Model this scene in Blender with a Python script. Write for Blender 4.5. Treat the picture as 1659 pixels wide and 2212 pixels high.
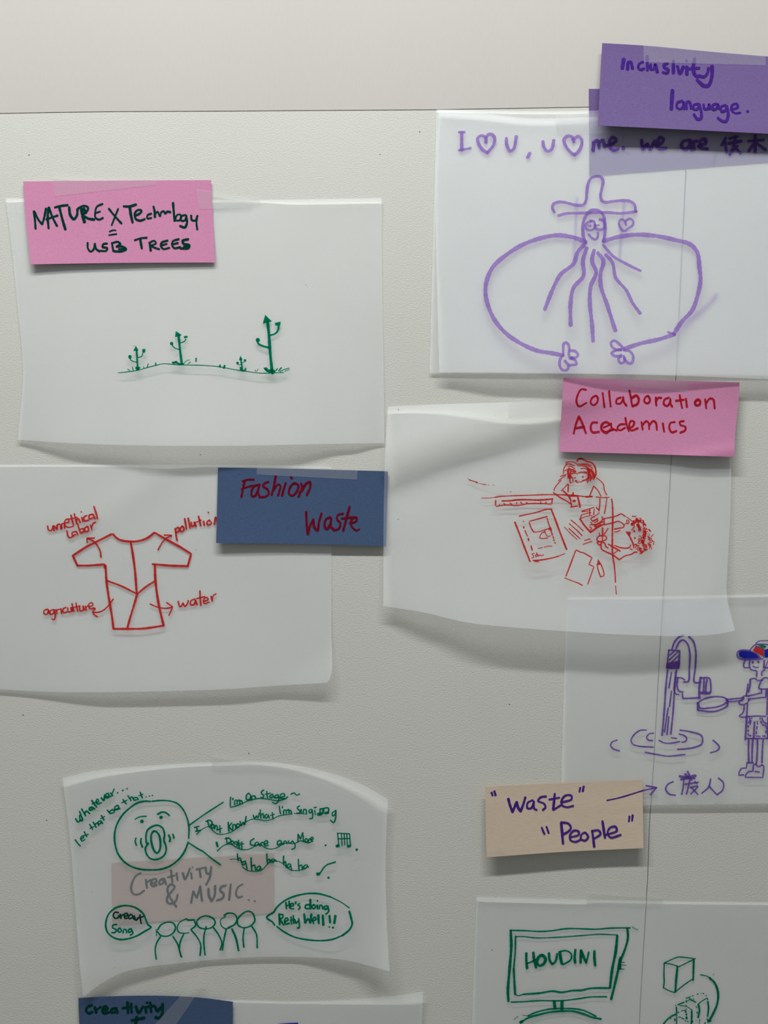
import bpy, bmesh, math, random
from mathutils import Vector
for o in list(bpy.data.objects): bpy.data.objects.remove(o, do_unlink=True)
C = bpy.context.scene

# ---------------------------------------------------------------- camera, world, light
W, H = 1659, 2212            # photograph frame
S = 0.00035                  # metres of wall per photograph pixel
D = 0.75                     # camera to board distance
ZC = 1.45                    # camera height above the floor
cam = bpy.data.cameras.new('camera'); co = bpy.data.objects.new('camera', cam); C.collection.objects.link(co)
cam.sensor_fit = 'VERTICAL'; cam.sensor_height = 24; cam.lens = 24 * D / (H * S); cam.clip_start = 0.01
co.location = (0, -D, ZC); co.rotation_euler = (math.pi / 2, 0, 0); C.camera = co

wd = bpy.data.worlds.new('world'); C.world = wd; wd.use_nodes = True
bg = wd.node_tree.nodes['Background']; bg.inputs[0].default_value = (0.93, 0.97, 1.0, 1); bg.inputs[1].default_value = 0.18

ld = bpy.data.lights.new('ceiling_tube', 'AREA'); ld.shape = 'RECTANGLE'; ld.size = 1.3; ld.size_y = 0.055
ld.energy = 22.5; ld.color = (0.96, 0.98, 0.985)
lo = bpy.data.objects.new('ceiling_tube', ld); C.collection.objects.link(lo)
lo.location = (-0.15, -0.62, ZC + 1.20); lo.rotation_euler = (math.radians(10), 0, 0)

C.view_settings.view_transform = 'Standard'; C.view_settings.look = 'None'
C.view_settings.exposure = 0.0; C.view_settings.gamma = 1; C.view_settings.use_curve_mapping = False
C.cycles.transparent_max_bounces = 32

# ---------------------------------------------------------------- helpers
def lin(c):
    return tuple((v/255/12.92 if v/255 <= .04045 else ((v/255+.055)/1.055)**2.4) for v in c)

def P(px, py, h=0.0):
    """point of the board under picture position px,py, h millimetres proud of the board"""
    k = S * (D - h*0.001) / D
    return Vector(((px - W/2) * k, -h*0.001, ZC - (py - H/2) * k))

def obj(name, verts, faces, mat, parent=None, smooth=True):
    me = bpy.data.meshes.new(name); me.from_pydata([tuple(v) for v in verts], [], faces); me.update()
    if smooth:
        for p in me.polygons: p.use_smooth = True
    if mat: me.materials.append(mat)
    o = bpy.data.objects.new(name, me); C.collection.objects.link(o)
    if parent: o.parent = parent
    return o

def tag(o, label, cat, group=None):
    o['label'] = label; o['category'] = cat
    if group: o['group'] = group
    return o

def nodes(name):
    m = bpy.data.materials.new(name); m.use_nodes = True
    t = m.node_tree; t.nodes.clear(); out = t.nodes.new('ShaderNodeOutputMaterial')
    return m, t, out
def N(t, kind, **kw):
    n = t.nodes.new(kind)
    for k, v in kw.items():
        if k.startswith('i_'): n.inputs[k[2:].replace('_', ' ')].default_value = v
        else: setattr(n, k, v)
    return n
def coords(t):
    return N(t, 'ShaderNodeTexCoord').outputs['Object']

def solid_mat(name, col, var=0.06, scale=900, bump=0.15, rough=0.85, spec=0.2, blotch=0.0, specks=False, bscale=None, stretch=None, bdist=0.0002):
    m, t, out = nodes(name)
    p = N(t, 'ShaderNodeBsdfPrincipled'); p.inputs['Roughness'].default_value = rough; p.inputs['Specular IOR Level'].default_value = spec
    co_ = coords(t)
    if stretch:
        mp = N(t, 'ShaderNodeMapping'); mp.inputs['Scale'].default_value = stretch; t.links.new(co_, mp.inputs[0]); co_ = mp.outputs[0]
    n1 = N(t, 'ShaderNodeTexNoise', i_Scale=scale, i_Detail=4.0, i_Roughness=0.65); t.links.new(co_, n1.inputs['Vector'])
    rp = N(t, 'ShaderNodeValToRGB'); c = lin(col)
    rp.color_ramp.elements[0].position = .3; rp.color_ramp.elements[1].position = .7
    rp.color_ramp.elements[0].color = (*[v*(1-var) for v in c], 1); rp.color_ramp.elements[1].color = (*[min(1, v*(1+var)) for v in c], 1)
    t.links.new(n1.outputs[0], rp.inputs[0]); colout = rp.outputs[0]
    if blotch:
        n2 = N(t, 'ShaderNodeTexNoise', i_Scale=9.0, i_Detail=3.0); t.links.new(co_, n2.inputs['Vector'])
        r2 = N(t, 'ShaderNodeMapRange'); r2.inputs[1].default_value=.3; r2.inputs[2].default_value=.7; r2.inputs[3].default_value=1-blotch; r2.inputs[4].default_value=1.0
        t.links.new(n2.outputs[0], r2.inputs[0])
        vm = N(t, 'ShaderNodeVectorMath', operation='SCALE'); t.links.new(colout, vm.inputs[0]); t.links.new(r2.outputs[0], vm.inputs['Scale']); colout = vm.outputs[0]
    if specks:
        v = N(t, 'ShaderNodeTexVoronoi', i_Scale=60.0); t.links.new(co_, v.inputs['Vector'])
        lt = N(t, 'ShaderNodeMath', operation='LESS_THAN'); lt.inputs[1].default_value = 0.030; t.links.new(v.outputs['Distance'], lt.inputs[0])
        sx = N(t, 'ShaderNodeSeparateColor'); t.links.new(v.outputs['Color'], sx.inputs[0])
        g = N(t, 'ShaderNodeMath', operation='GREATER_THAN'); g.inputs[1].default_value = .45; t.links.new(sx.outputs[0], g.inputs[0])
        mu = N(t, 'ShaderNodeMath', operation='MULTIPLY'); t.links.new(lt.outputs[0], mu.inputs[0]); t.links.new(g.outputs[0], mu.inputs[1])
        m2 = N(t, 'ShaderNodeMath', operation='MULTIPLY'); t.links.new(mu.outputs[0], m2.inputs[0]); t.links.new(sx.outputs[1], m2.inputs[1])
        mx = N(t, 'ShaderNodeMixRGB'); mx.inputs[2].default_value = (.12, .09, .07, 1); t.links.new(m2.outputs[0], mx.inputs[0]); t.links.new(colout, mx.inputs[1]); colout = mx.outputs[0]
    t.links.new(colout, p.inputs['Base Color'])
    if bump:
        n3 = N(t, 'ShaderNodeTexNoise', i_Scale=bscale or scale, i_Detail=3.0); t.links.new(co_, n3.inputs['Vector'])
        b = N(t, 'ShaderNodeBump', i_Strength=bump, i_Distance=bdist); t.links.new(n3.outputs[0], b.inputs['Height']); t.links.new(b.outputs[0], p.inputs['Normal'])
    t.links.new(p.outputs[0], out.inputs[0])
    return m

def film_mat(name, col, clear, transl=0.0, rough=0.6, spec=0.15, tint=(1, 1, 1), bump=0.0, gloss=0.0, path=False):
    """translucent sheet: lets part of the light straight through, scatters the rest"""
    m, t, out = nodes(name)
    tr = N(t, 'ShaderNodeBsdfTransparent'); tr.inputs[0].default_value = (*tint, 1)
    df = N(t, 'ShaderNodeBsdfDiffuse'); tl = N(t, 'ShaderNodeBsdfTranslucent')
    n1 = N(t, 'ShaderNodeTexNoise', i_Scale=700.0, i_Detail=3.0); t.links.new(coords(t), n1.inputs['Vector'])
    rp = N(t, 'ShaderNodeValToRGB'); c = lin(col); rp.color_ramp.elements[0].position=.3; rp.color_ramp.elements[1].position=.7
    rp.color_ramp.elements[0].color = (*[v*.975 for v in c], 1); rp.color_ramp.elements[1].color = (*[min(1, v*1.02) for v in c], 1)
    t.links.new(n1.outputs[0], rp.inputs[0]); t.links.new(rp.outputs[0], df.inputs[0]); t.links.new(rp.outputs[0], tl.inputs[0])
    if bump:
        n3 = N(t, 'ShaderNodeTexNoise', i_Scale=14.0, i_Detail=2.0); t.links.new(coords(t), n3.inputs['Vector'])
        b = N(t, 'ShaderNodeBump', i_Strength=bump, i_Distance=0.002); t.links.new(n3.outputs[0], b.inputs['Height']); t.links.new(b.outputs[0], df.inputs['Normal'])
    a = N(t, 'ShaderNodeMixShader'); a.inputs[0].default_value = transl; t.links.new(df.outputs[0], a.inputs[1]); t.links.new(tl.outputs[0], a.inputs[2])
    b2 = N(t, 'ShaderNodeMixShader'); b2.inputs[0].default_value = clear
    if path:   # light slanting through the sheet has more paper to cross: clear ** (1 / cos)
        ge = N(t, 'ShaderNodeNewGeometry'); dt = N(t, 'ShaderNodeVectorMath', operation='DOT_PRODUCT'); t.links.new(ge.outputs['Incoming'], dt.inputs[0]); t.links.new(ge.outputs['Normal'], dt.inputs[1])
        ab = N(t, 'ShaderNodeMath', operation='ABSOLUTE'); t.links.new(dt.outputs['Value'], ab.inputs[0])
        mx = N(t, 'ShaderNodeMath', operation='MAXIMUM'); mx.inputs[1].default_value = .08; t.links.new(ab.outputs[0], mx.inputs[0])
        dv = N(t, 'ShaderNodeMath', operation='DIVIDE'); dv.inputs[0].default_value = 1.0; t.links.new(mx.outputs[0], dv.inputs[1])
        pw = N(t, 'ShaderNodeMath', operation='POWER'); pw.inputs[0].default_value = clear; t.links.new(dv.outputs[0], pw.inputs[1]); t.links.new(pw.outputs[0], b2.inputs[0])
    t.links.new(a.outputs[0], b2.inputs[1]); t.links.new(tr.outputs[0], b2.inputs[2])
    last = b2
    if gloss:
        gl = N(t, 'ShaderNodeBsdfGlossy'); gl.inputs['Roughness'].default_value = rough
        c2 = N(t, 'ShaderNodeMixShader'); c2.inputs[0].default_value = gloss; t.links.new(b2.outputs[0], c2.inputs[1]); t.links.new(gl.outputs[0], c2.inputs[2]); last = c2
    t.links.new(last.outputs[0], out.inputs[0])
    return m

def tracing_mat(name, t0, back, front, clear, haze):
    """milky sheet: light crossing it at a slant has more paper to cross (t0 ** (1 / cos)); what is
    stopped comes back as a soft white veil (back) or leaks through diffusely (front)"""
    m, t, out = nodes(name)
    ge = N(t, 'ShaderNodeNewGeometry'); dt = N(t, 'ShaderNodeVectorMath', operation='DOT_PRODUCT'); t.links.new(ge.outputs['Incoming'], dt.inputs[0]); t.links.new(ge.outputs['Normal'], dt.inputs[1])
    ab = N(t, 'ShaderNodeMath', operation='ABSOLUTE'); t.links.new(dt.outputs['Value'], ab.inputs[0])
    mx = N(t, 'ShaderNodeMath', operation='MAXIMUM'); mx.inputs[1].default_value = .1; t.links.new(ab.outputs[0], mx.inputs[0])
    dv = N(t, 'ShaderNodeMath', operation='DIVIDE'); dv.inputs[0].default_value = 1.0; t.links.new(mx.outputs[0], dv.inputs[1])
    ma = N(t, 'ShaderNodeMath', operation='MULTIPLY_ADD'); ma.inputs[1].default_value = 1.6; ma.inputs[2].default_value = -.6; t.links.new(dv.outputs[0], ma.inputs[0])
    pw = N(t, 'ShaderNodeMath', operation='POWER'); pw.inputs[0].default_value = t0; t.links.new(ma.outputs[0], pw.inputs[1])
    ms = N(t, 'ShaderNodeMath', operation='MULTIPLY'); ms.inputs[1].default_value = clear; t.links.new(pw.outputs[0], ms.inputs[0])
    tr = N(t, 'ShaderNodeBsdfTransparent'); t.links.new(ms.outputs[0], tr.inputs[0])
    rf = N(t, 'ShaderNodeBsdfRefraction'); rf.inputs['Roughness'].default_value = .55; rf.inputs['IOR'].default_value = 1.4; rf.inputs['Color'].default_value = (haze*.985, haze*.995, haze*1.02, 1)
    n1 = N(t, 'ShaderNodeTexNoise', i_Scale=700.0, i_Detail=3.0); t.links.new(coords(t), n1.inputs['Vector'])
    rp = N(t, 'ShaderNodeValToRGB'); rp.color_ramp.elements[0].position=.3; rp.color_ramp.elements[1].position=.7
    rp.color_ramp.elements[0].color = (back*.95, back*.975, back*1.03, 1); rp.color_ramp.elements[1].color = (back*1.01, back*1.04, back*1.10, 1); t.links.new(n1.outputs[0], rp.inputs[0])
    df = N(t, 'ShaderNodeBsdfDiffuse'); t.links.new(rp.outputs[0], df.inputs[0])
    tl = N(t, 'ShaderNodeBsdfTranslucent'); tl.inputs[0].default_value = (front, front, front, 1)
    a = N(t, 'ShaderNodeAddShader'); t.links.new(df.outputs[0], a.inputs[0]); t.links.new(tl.outputs[0], a.inputs[1])
    b = N(t, 'ShaderNodeAddShader'); t.links.new(a.outputs[0], b.inputs[0]); t.links.new(tr.outputs[0], b.inputs[1])
    c = N(t, 'ShaderNodeAddShader'); t.links.new(b.outputs[0], c.inputs[0]); t.links.new(rf.outputs[0], c.inputs[1])
    t.links.new(c.outputs[0], out.inputs[0]); return m

def ink_mat(name, col, body=0.5):
    """marker ink: a colour filter over the paper plus some pigment of its own"""
    m, t, out = nodes(name); c = lin(col)
    r = [min(1, v/0.75) for v in c]
    tr = N(t, 'ShaderNodeBsdfTransparent'); tr.inputs[0].default_value = (*[math.sqrt(v) for v in r], 1)
    df = N(t, 'ShaderNodeBsdfDiffuse')
    n1 = N(t, 'ShaderNodeTexNoise', i_Scale=260.0, i_Detail=2.0); t.links.new(coords(t), n1.inputs['Vector'])
    rp = N(t, 'ShaderNodeValToRGB'); rp.color_ramp.elements[0].position=.3; rp.color_ramp.elements[1].position=.7
    rp.color_ramp.elements[0].color = (*[v*.85 for v in c], 1); rp.color_ramp.elements[1].color = (*[min(1, v*1.12) for v in c], 1)
    t.links.new(n1.outputs[0], rp.inputs[0]); t.links.new(rp.outputs[0], df.inputs[0])
    mx = N(t, 'ShaderNodeMixShader'); mx.inputs[0].default_value = body; t.links.new(tr.outputs[0], mx.inputs[1]); t.links.new(df.outputs[0], mx.inputs[2])
    t.links.new(mx.outputs[0], out.inputs[0])
    return m

M = dict(
    wall=solid_mat('painted_panel', (211, 205, 198), var=.015, scale=500, bump=.05, blotch=.02, stretch=(1, 1, .25), rough=.7),
    board=solid_mat('textured_board', (224, 223, 213), var=.03, scale=520, bump=.5, bscale=1050, blotch=.03, specks=True, bdist=.0006),
    back=solid_mat('dark_backing', (70, 62, 58), var=.05, scale=60, bump=0),
    floor=solid_mat('floor_vinyl', (150, 148, 142), var=.05, scale=20, bump=.1, rough=.5),
    trace=tracing_mat('tracing_paper', .85, .182, .085, .62, .37),
    tape=film_mat('matt_tape', (232, 234, 232), clear=.82, transl=.25, gloss=.02, rough=.45),
    pink=solid_mat('pink_paper', (216, 143, 180), var=.06, scale=700, bump=.25),
    purple=solid_mat('purple_paper', (117, 96, 148), var=.10, scale=700, bump=.25),
    blue=solid_mat('blue_paper', (72, 93, 126), var=.10, scale=700, bump=.25),
    cream=solid_mat('cream_paper', (221, 201, 178), var=.05, scale=500, bump=.2, stretch=(.4, 1, 1.6)),
    peach=solid_mat('peach_paper', (202, 182, 168), var=.04, scale=500, bump=.2),
    green=ink_mat('green_ink', (0, 112, 78), .55),
    green_dark=ink_mat('dark_green_ink', (4, 62, 52), .85),
    green_faint=ink_mat('faint_green_ink', (125, 175, 160), .4),
    red=ink_mat('red_ink', (206, 44, 42), .75),
    red_pink=ink_mat('red_ink_on_pink', (190, 34, 50), .7),
    red_blue=ink_mat('red_ink_on_blue', (122, 18, 40), .88),
    violet=ink_mat('violet_ink', (160, 126, 205), .45),
    violet_faint=ink_mat('faint_violet_ink', (205, 194, 226), .3),
    violet_dark=ink_mat('dark_violet_ink', (84, 48, 150), .7),
    violet_mid=ink_mat('mid_violet_ink', (116, 84, 172), .6),
    navy=ink_mat('navy_ink', (34, 44, 170), .85),
    cap_red=ink_mat('cap_red_ink', (214, 58, 52), .85),
    cap_green=ink_mat('cap_green_ink', (30, 128, 72), .85),
)

# smooth curve through points
def crom(pts, step):
    if len(pts) < 3:
        a, b = pts[0], pts[-1]; n = max(2, int(math.dist(a, b) / step) + 1)
        return [(a[0]+(b[0]-a[0])*i/(n-1), a[1]+(b[1]-a[1])*i/(n-1)) for i in range(n)]
    closed = math.dist(pts[0], pts[-1]) < 1e-6
    q = ([pts[-2]] + pts + [pts[1]]) if closed else ([(2*pts[0][0]-pts[1][0], 2*pts[0][1]-pts[1][1])] + pts + [(2*pts[-1][0]-pts[-2][0], 2*pts[-1][1]-pts[-2][1])])
    out = []
    for i in range(1, len(q)-2):
        p0, p1, p2, p3 = q[i-1:i+3]
        # centripetal parameterisation keeps tight letters free of loops
        t0 = 0; t1 = t0+max(1e-3, math.dist(p0, p1))**.5; t2 = t1+max(1e-3, math.dist(p1, p2))**.5; t3 = t2+max(1e-3, math.dist(p2, p3))**.5
        n = max(1, int(math.dist(p1, p2) / step))
        for k in range(n):
            t = t1+(t2-t1)*k/n
            L = lambda a, b, ta, tb: tuple(a[j]*(tb-t)/(tb-ta)+b[j]*(t-ta)/(tb-ta) for j in (0, 1))
            A1 = L(p0, p1, t0, t1); A2 = L(p1, p2, t1, t2); A3 = L(p2, p3, t2, t3)
            B1 = L(A1, A2, t0, t2); B2 = L(A2, A3, t1, t3); out.append(L(B1, B2, t1, t2))
    out.append(pts[-1])
    return out

def parse(region, text, w0):
    """region = (x origin, y origin, scale) of the sketch sheet; strokes are 'w x,y x,y ...' separated by ;"""
    ox, oy, s = region; res = []
    for part in text.replace('\n', ' ').split(';'):
        tk = part.split()
        if not tk: continue
        kind = 'S'; w = w0
        if tk[0] in ('F', 'L'): kind = tk.pop(0)
        if ',' not in tk[0]: w = float(tk.pop(0))
        pts = [(ox+float(a.split(',')[0])/s, oy+float(a.split(',')[1])/s) for a in tk]
        res.append((kind, w/s, pts))
    return res

INKN = 0
def ink(name, parent, hf, mat, *chunks, label=None):
    """pen strokes laid on a sheet as thin ribbons that follow its surface"""
    verts, faces = [], []; rnd = random.Random(len(name)*7+len(chunks)); n_ = 0
    for region, w0, text in chunks:
        for kind, w, pts in parse(region, text, w0):
            eps = 0.12 + 0.012*(n_ % 24); n_ += 1
            if kind == 'F':
                b = len(verts); verts += [P(x, y, hf(x, y)+eps) for x, y in pts]; faces.append(tuple(range(b, b+len(pts)))); continue
            if kind == 'L':
                cl = []
                for a, c in zip(pts, pts[1:]): cl += crom([a, c], 3)[:-1]
                cl.append(pts[-1])
            else: cl = crom(pts, 1.6)
            w *= 1.25 if (mat == 'red' and region[2] > 6) else 1.1
            if len(cl) < 2: cl = [cl[0], (cl[0][0]+.3, cl[0][1])]
            n = len(cl); r = w/2; ph = rnd.random()*6
            ring = []
            for i in range(n):
                a = cl[max(0, i-1)]; c = cl[min(n-1, i+1)]; dx, dy = c[0]-a[0], c[1]-a[1]; l = math.hypot(dx, dy) or 1
                rr = r*(1+.09*math.sin(ph+i*.21)+.05*math.sin(i*.9+ph*2))
                ring.append((cl[i], (-dy/l, dx/l), rr))
            # round cap, body, round cap
            prof = []
            d0 = (cl[0][0]-cl[1][0], cl[0][1]-cl[1][1]); l = math.hypot(*d0) or 1; d0 = (d0[0]/l, d0[1]/l)
            for k in (80, 55, 28):
                q = math.radians(k); c0, nn, rr = ring[0]
                prof.append(((c0[0]+d0[0]*rr*math.sin(q)*.8, c0[1]+d0[1]*rr*math.sin(q)*.8), nn, rr*math.cos(q)))
            prof += ring
            d1 = (cl[-1][0]-cl[-2][0], cl[-1][1]-cl[-2][1]); l = math.hypot(*d1) or 1; d1 = (d1[0]/l, d1[1]/l)
            for k in (28, 55, 80):
                q = math.radians(k); c0, nn, rr = ring[-1]
                prof.append(((c0[0]+d1[0]*rr*math.sin(q)*.8, c0[1]+d1[1]*rr*math.sin(q)*.8), nn, rr*math.cos(q)))
            b = len(verts)
            for (c0, nn, rr) in prof:
                for sg in (1, -1):
                    x, y = c0[0]+nn[0]*rr*sg, c0[1]+nn[1]*rr*sg
                    verts.append(P(x, y, hf(x, y)+eps))
            for i in range(len(prof)-1): faces.append((b+2*i, b+2*i+1, b+2*i+3, b+2*i+2))
    o = obj(name, verts, faces, M[mat], parent)
    if label: o['label'] = label
    return o

def edge(pts, n):
    c = crom([tuple(map(float, p)) for p in pts], 4); d = [0]
    for a, b in zip(c, c[1:]): d.append(d[-1]+math.dist(a, b))
    out = []; j = 0
    for i in range(n+1):
        t = d[-1]*i/n
        while j < len(d)-2 and d[j+1] < t: j += 1
        f = (t-d[j])/max(1e-9, d[j+1]-d[j]); out.append((c[j][0]+(c[j+1][0]-c[j][0])*f, c[j][1]+(c[j+1][1]-c[j][1])*f))
    return out

def patch(name, top, right, bottom, left, hf, mat, parent=None, nu=60, nv=44, thick=0.0):
    """sheet bounded by four edge curves, bent by the lift function hf (mm)"""
    T, B, Lf, R = edge(top, nu), edge(bottom, nu), edge(left, nv), edge(right, nv)
    verts, faces = [], []
    for j in range(nv+1):
        v = j/nv
        for i in range(nu+1):
            u = i/nu; q = []
            for k in (0, 1):
                q.append((1-v)*T[i][k]+v*B[i][k]+(1-u)*Lf[j][k]+u*R[j][k]-((1-u)*(1-v)*T[0][k]+u*(1-v)*T[-1][k]+(1-u)*v*B[0][k]+u*v*B[-1][k]))
            verts.append(P(q[0], q[1], hf(*q)))
    for j in range(nv):
        for i in range(nu):
            a = j*(nu+1)+i; faces.append((a, a+nu+1, a+nu+2, a+1))
    o = obj(name, verts, faces, mat, parent)
    if thick:
        md = o.modifiers.new('thickness', 'SOLIDIFY'); md.thickness = thick*.001; md.offset = -1
        es = o.modifiers.new('crisp_rim', 'EDGE_SPLIT'); es.split_angle = math.radians(40)
    return o
def quad(name, c, hf, mat, parent=None, nu=16, nv=8, thick=0.0):
    tl, tr, br, bl = c
    return patch(name, [tl, tr], [tr, br], [bl, br], [tl, bl], hf, mat, parent, nu, nv, thick)
def tape(parent, c, hf, off=.35): return quad('tape', c, lambda x, y: hf(x, y)+off, M['tape'], parent, 20, 6)

def wav(x, y, seed, wl):
    r = random.Random(seed); s = 0
    for k in range(5):
        a = r.uniform(0, math.pi); f = 2*math.pi/(wl*r.uniform(.6, 1.5)); s += math.sin((x*math.cos(a)+y*math.sin(a))*f+r.uniform(0, 6.3))
    return s/5
_wc = {}
def wavc(seed, wl):
    if (seed, wl) not in _wc:
        r = random.Random(seed); L = []
        for k in range(5):
            a = r.uniform(0, math.pi); f = 2*math.pi/(wl*r.uniform(.6, 1.5)); L.append((math.cos(a)*f, math.sin(a)*f, r.uniform(0, 6.3)))
        _wc[(seed, wl)] = L
    return _wc[(seed, wl)]
def wv(x, y, seed, wl): return sum(math.sin(x*a+y*b+c) for a, b, c in wavc(seed, wl))/5
def clamp(v, a=0., b=1.): return max(a, min(b, v))
def interp(x, tab):
    if x <= tab[0][0]: return tab[0][1]
    for (a, p), (b, q) in zip(tab, tab[1:]):
        if x <= b:
            t = (x-a)/(b-a); t = t*t*(3-2*t); return p+(q-p)*t
    return tab[-1][1]
def ridge(x, y, a, b, width, amp, fall=120):
    """soft crease from a to b"""
    dx, dy = b[0]-a[0], b[1]-a[1]; l = math.hypot(dx, dy); t = ((x-a[0])*dx+(y-a[1])*dy)/l; d = ((x-a[0])*dy-(y-a[1])*dx)/l
    e = max(0, -t, t-l)
    return amp*math.exp(-(d/width)**2)*math.exp(-(e/fall)**2)

# ---------------------------------------------------------------- setting: wall with panels, floor
def slab(name, pts, y0, y1, mat, parent=None):
    """flat panel with outline pts (picture positions on the board plane), front y0 mm proud, back y1"""
    f = [P(x, y, 0)+Vector((0, -y0*.001, 0)) for x, y in pts]; bk = [P(x, y, 0)+Vector((0, -y1*.001, 0)) for x, y in pts]
    n = len(pts); faces = [tuple(range(n-1, -1, -1)), tuple(range(n, 2*n))]
    for i in range(n): faces.append((i, (i+1) % n, n+(i+1) % n, n+i))
    return obj(name, f+bk, faces, mat, parent, smooth=False)
XL, XR, YT, YB = -2600, 4300, -2600, int(H/2+ZC/S)
wall = slab('wall_back', [(XL, YT), (XR, YT), (XR, YB), (XL, YB)], -4.0, -104, M['back']); wall['kind'] = 'structure'
g = 1.0
slab('panel', [(XL, YT), (XR, YT), (XR, 205), (1659, 230-g), (1290, 231-g), (940, 237-g), (500, 240-g), (240, 241-g), (0, 245-g), (XL, 262)], 0, -4, M['wall'], wall)
seam = [(1488, 231), (1474, 520), (1460, 815), (1444, 1100), (1427, 1375), (1412, 1650), (1403, 1780), (1399, 1900), (1384, 2150), (1372, 2400), (1330, YB)]
slab('board_panel', [(XL, 262+2*g), (0, 245+g), (240, 241+g), (500, 240+g), (940, 237+g), (1290, 231+g), (1488-g, 230.5+g)] + [(x-g*.8, y) for x, y in seam[1:]] + [(XL, YB)], 0, -4, M['board'], wall)
slab('board_panel', [(1488+g, 230.5+g), (1659, 230+g), (XR, 205+2*g), (XR, YB)] + [(x+g*.8, y) for x, y in reversed(seam[1:])], 0, -4, M['board'], wall)
fl = obj('floor', [(-3, -4, 0), (3, -4, 0), (3, .2, 0), (-3, .2, 0), (-3, -4, -.1), (3, -4, -.1), (3, .2, -.1), (-3, .2, -.1)],
         [(0, 1, 2, 3), (7, 6, 5, 4), (0, 4, 5, 1), (1, 5, 6, 2), (2, 6, 7, 3), (3, 7, 4, 0)], M['floor'], smooth=False); fl['kind'] = 'structure'

# ---------------------------------------------------------------- 1 sheet with the green trees
def h_tree(x, y):
    v = clamp((y-430)/530); u = clamp((x-20)/810)
    return 1.0+interp(u, [(0, 1.5), (.2, 7), (.45, 11.5), (.7, 9), (.9, 3.5), (1, .8)])*v**3.8 + .35*wv(x, y, 3, 420)*v + 1.2*(1-v)**14*clamp((u-.66)/.1) + .8*clamp((.06-u)/.06)*(1-v)
s = tag(patch('tracing_sheet', [(12, 428), (200, 432), (560, 432), (700, 430), (824, 428)], [(824, 428), (825, 600), (828, 780), (830, 957)],
          [(38, 950), (150, 957), (300, 962), (500, 963), (700, 959), (830, 957)], [(12, 428), (24, 520), (38, 660), (50, 800), (44, 890), (38, 950)], h_tree, M['trace'], nu=72),
        'translucent tracing paper sheet drawn with four small green connector-shaped trees on a ground line', 'sheet of paper', 'sheets of tracing paper taped to the board')
tape(s, [(455, 430), (560, 423), (562, 440), (456, 453)], h_tree)
R = (220, 640, 3.770)
ink('ground_line', s, h_tree, 'green', (R, 7, "133,624 200,617 290,603 380,578 450,560 500,550 560,553 620,558 700,560 800,562 900,568 960,575 1040,590 1120,604 1200,615 1290,626 1400,624 1480,620; 6 210,592 228,606; 248,575 256,606; 340,572 342,586; 378,550 368,580; 9 438,542 440,565; 14 962,562 962,575; 14 1000,565 994,585; 6 1248,600 1254,612; 6 1272,592 1262,612; 10 768,505 766,530"))
ink('tree_drawing', s, h_tree, 'green', (R, 8, "14 283,440 288,520 292,590; F 277,403 300,442 255,446; 288,538 255,530 232,515 228,490; 22 228,488 230,500; 296,500 325,488 333,465 340,445; F 328,430 356,428 352,460 330,456; 14 280,580 290,600 306,580"))
ink('tree_drawing', s, h_tree, 'green', (R, 8, "17 625,320 636,430 650,545; F 602,282 650,315 634,328 596,332; 9 632,432 600,425 578,405 568,388; 22 566,382 570,388; 640,378 668,370 685,350; 16 675,333 692,330; 14 575,540 600,540 630,550 665,550; 5 670,545 690,525 715,518; 6 700,552 722,535; 12 585,548 605,530 615,545"))
ink('tree_drawing', s, h_tree, 'green', (R, 6, "12 1132,510 1145,600; F 1128,483 1147,517 1116,522; 1140,555 1115,558 1105,548; 18 1103,542 1107,546; 1145,540 1160,535 1165,525; 16 1163,520 1168,524; 14 1130,580 1135,600 1165,605 1170,590"))
ink('tree_drawing', s, h_tree, 'green', (R, 14, "21 1350,205 1362,330 1370,450 1385,600; F 1330,150 1386,205 1345,214 1310,224; 1370,318 1410,305 1435,275 1440,240; F 1408,216 1456,206 1454,237 1413,240; 1360,418 1310,405 1275,385 1265,360; 34 1268,352 1272,360; 22 1335,590 1350,605 1390,610 1405,610; 10 1322,585 1350,610; 10 1418,605 1430,590; 10 1440,608 1462,582; 7 1450,612 1490,595 1525,585; 6 1490,610 1525,598; 22 1385,600 1390,628"))

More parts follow.
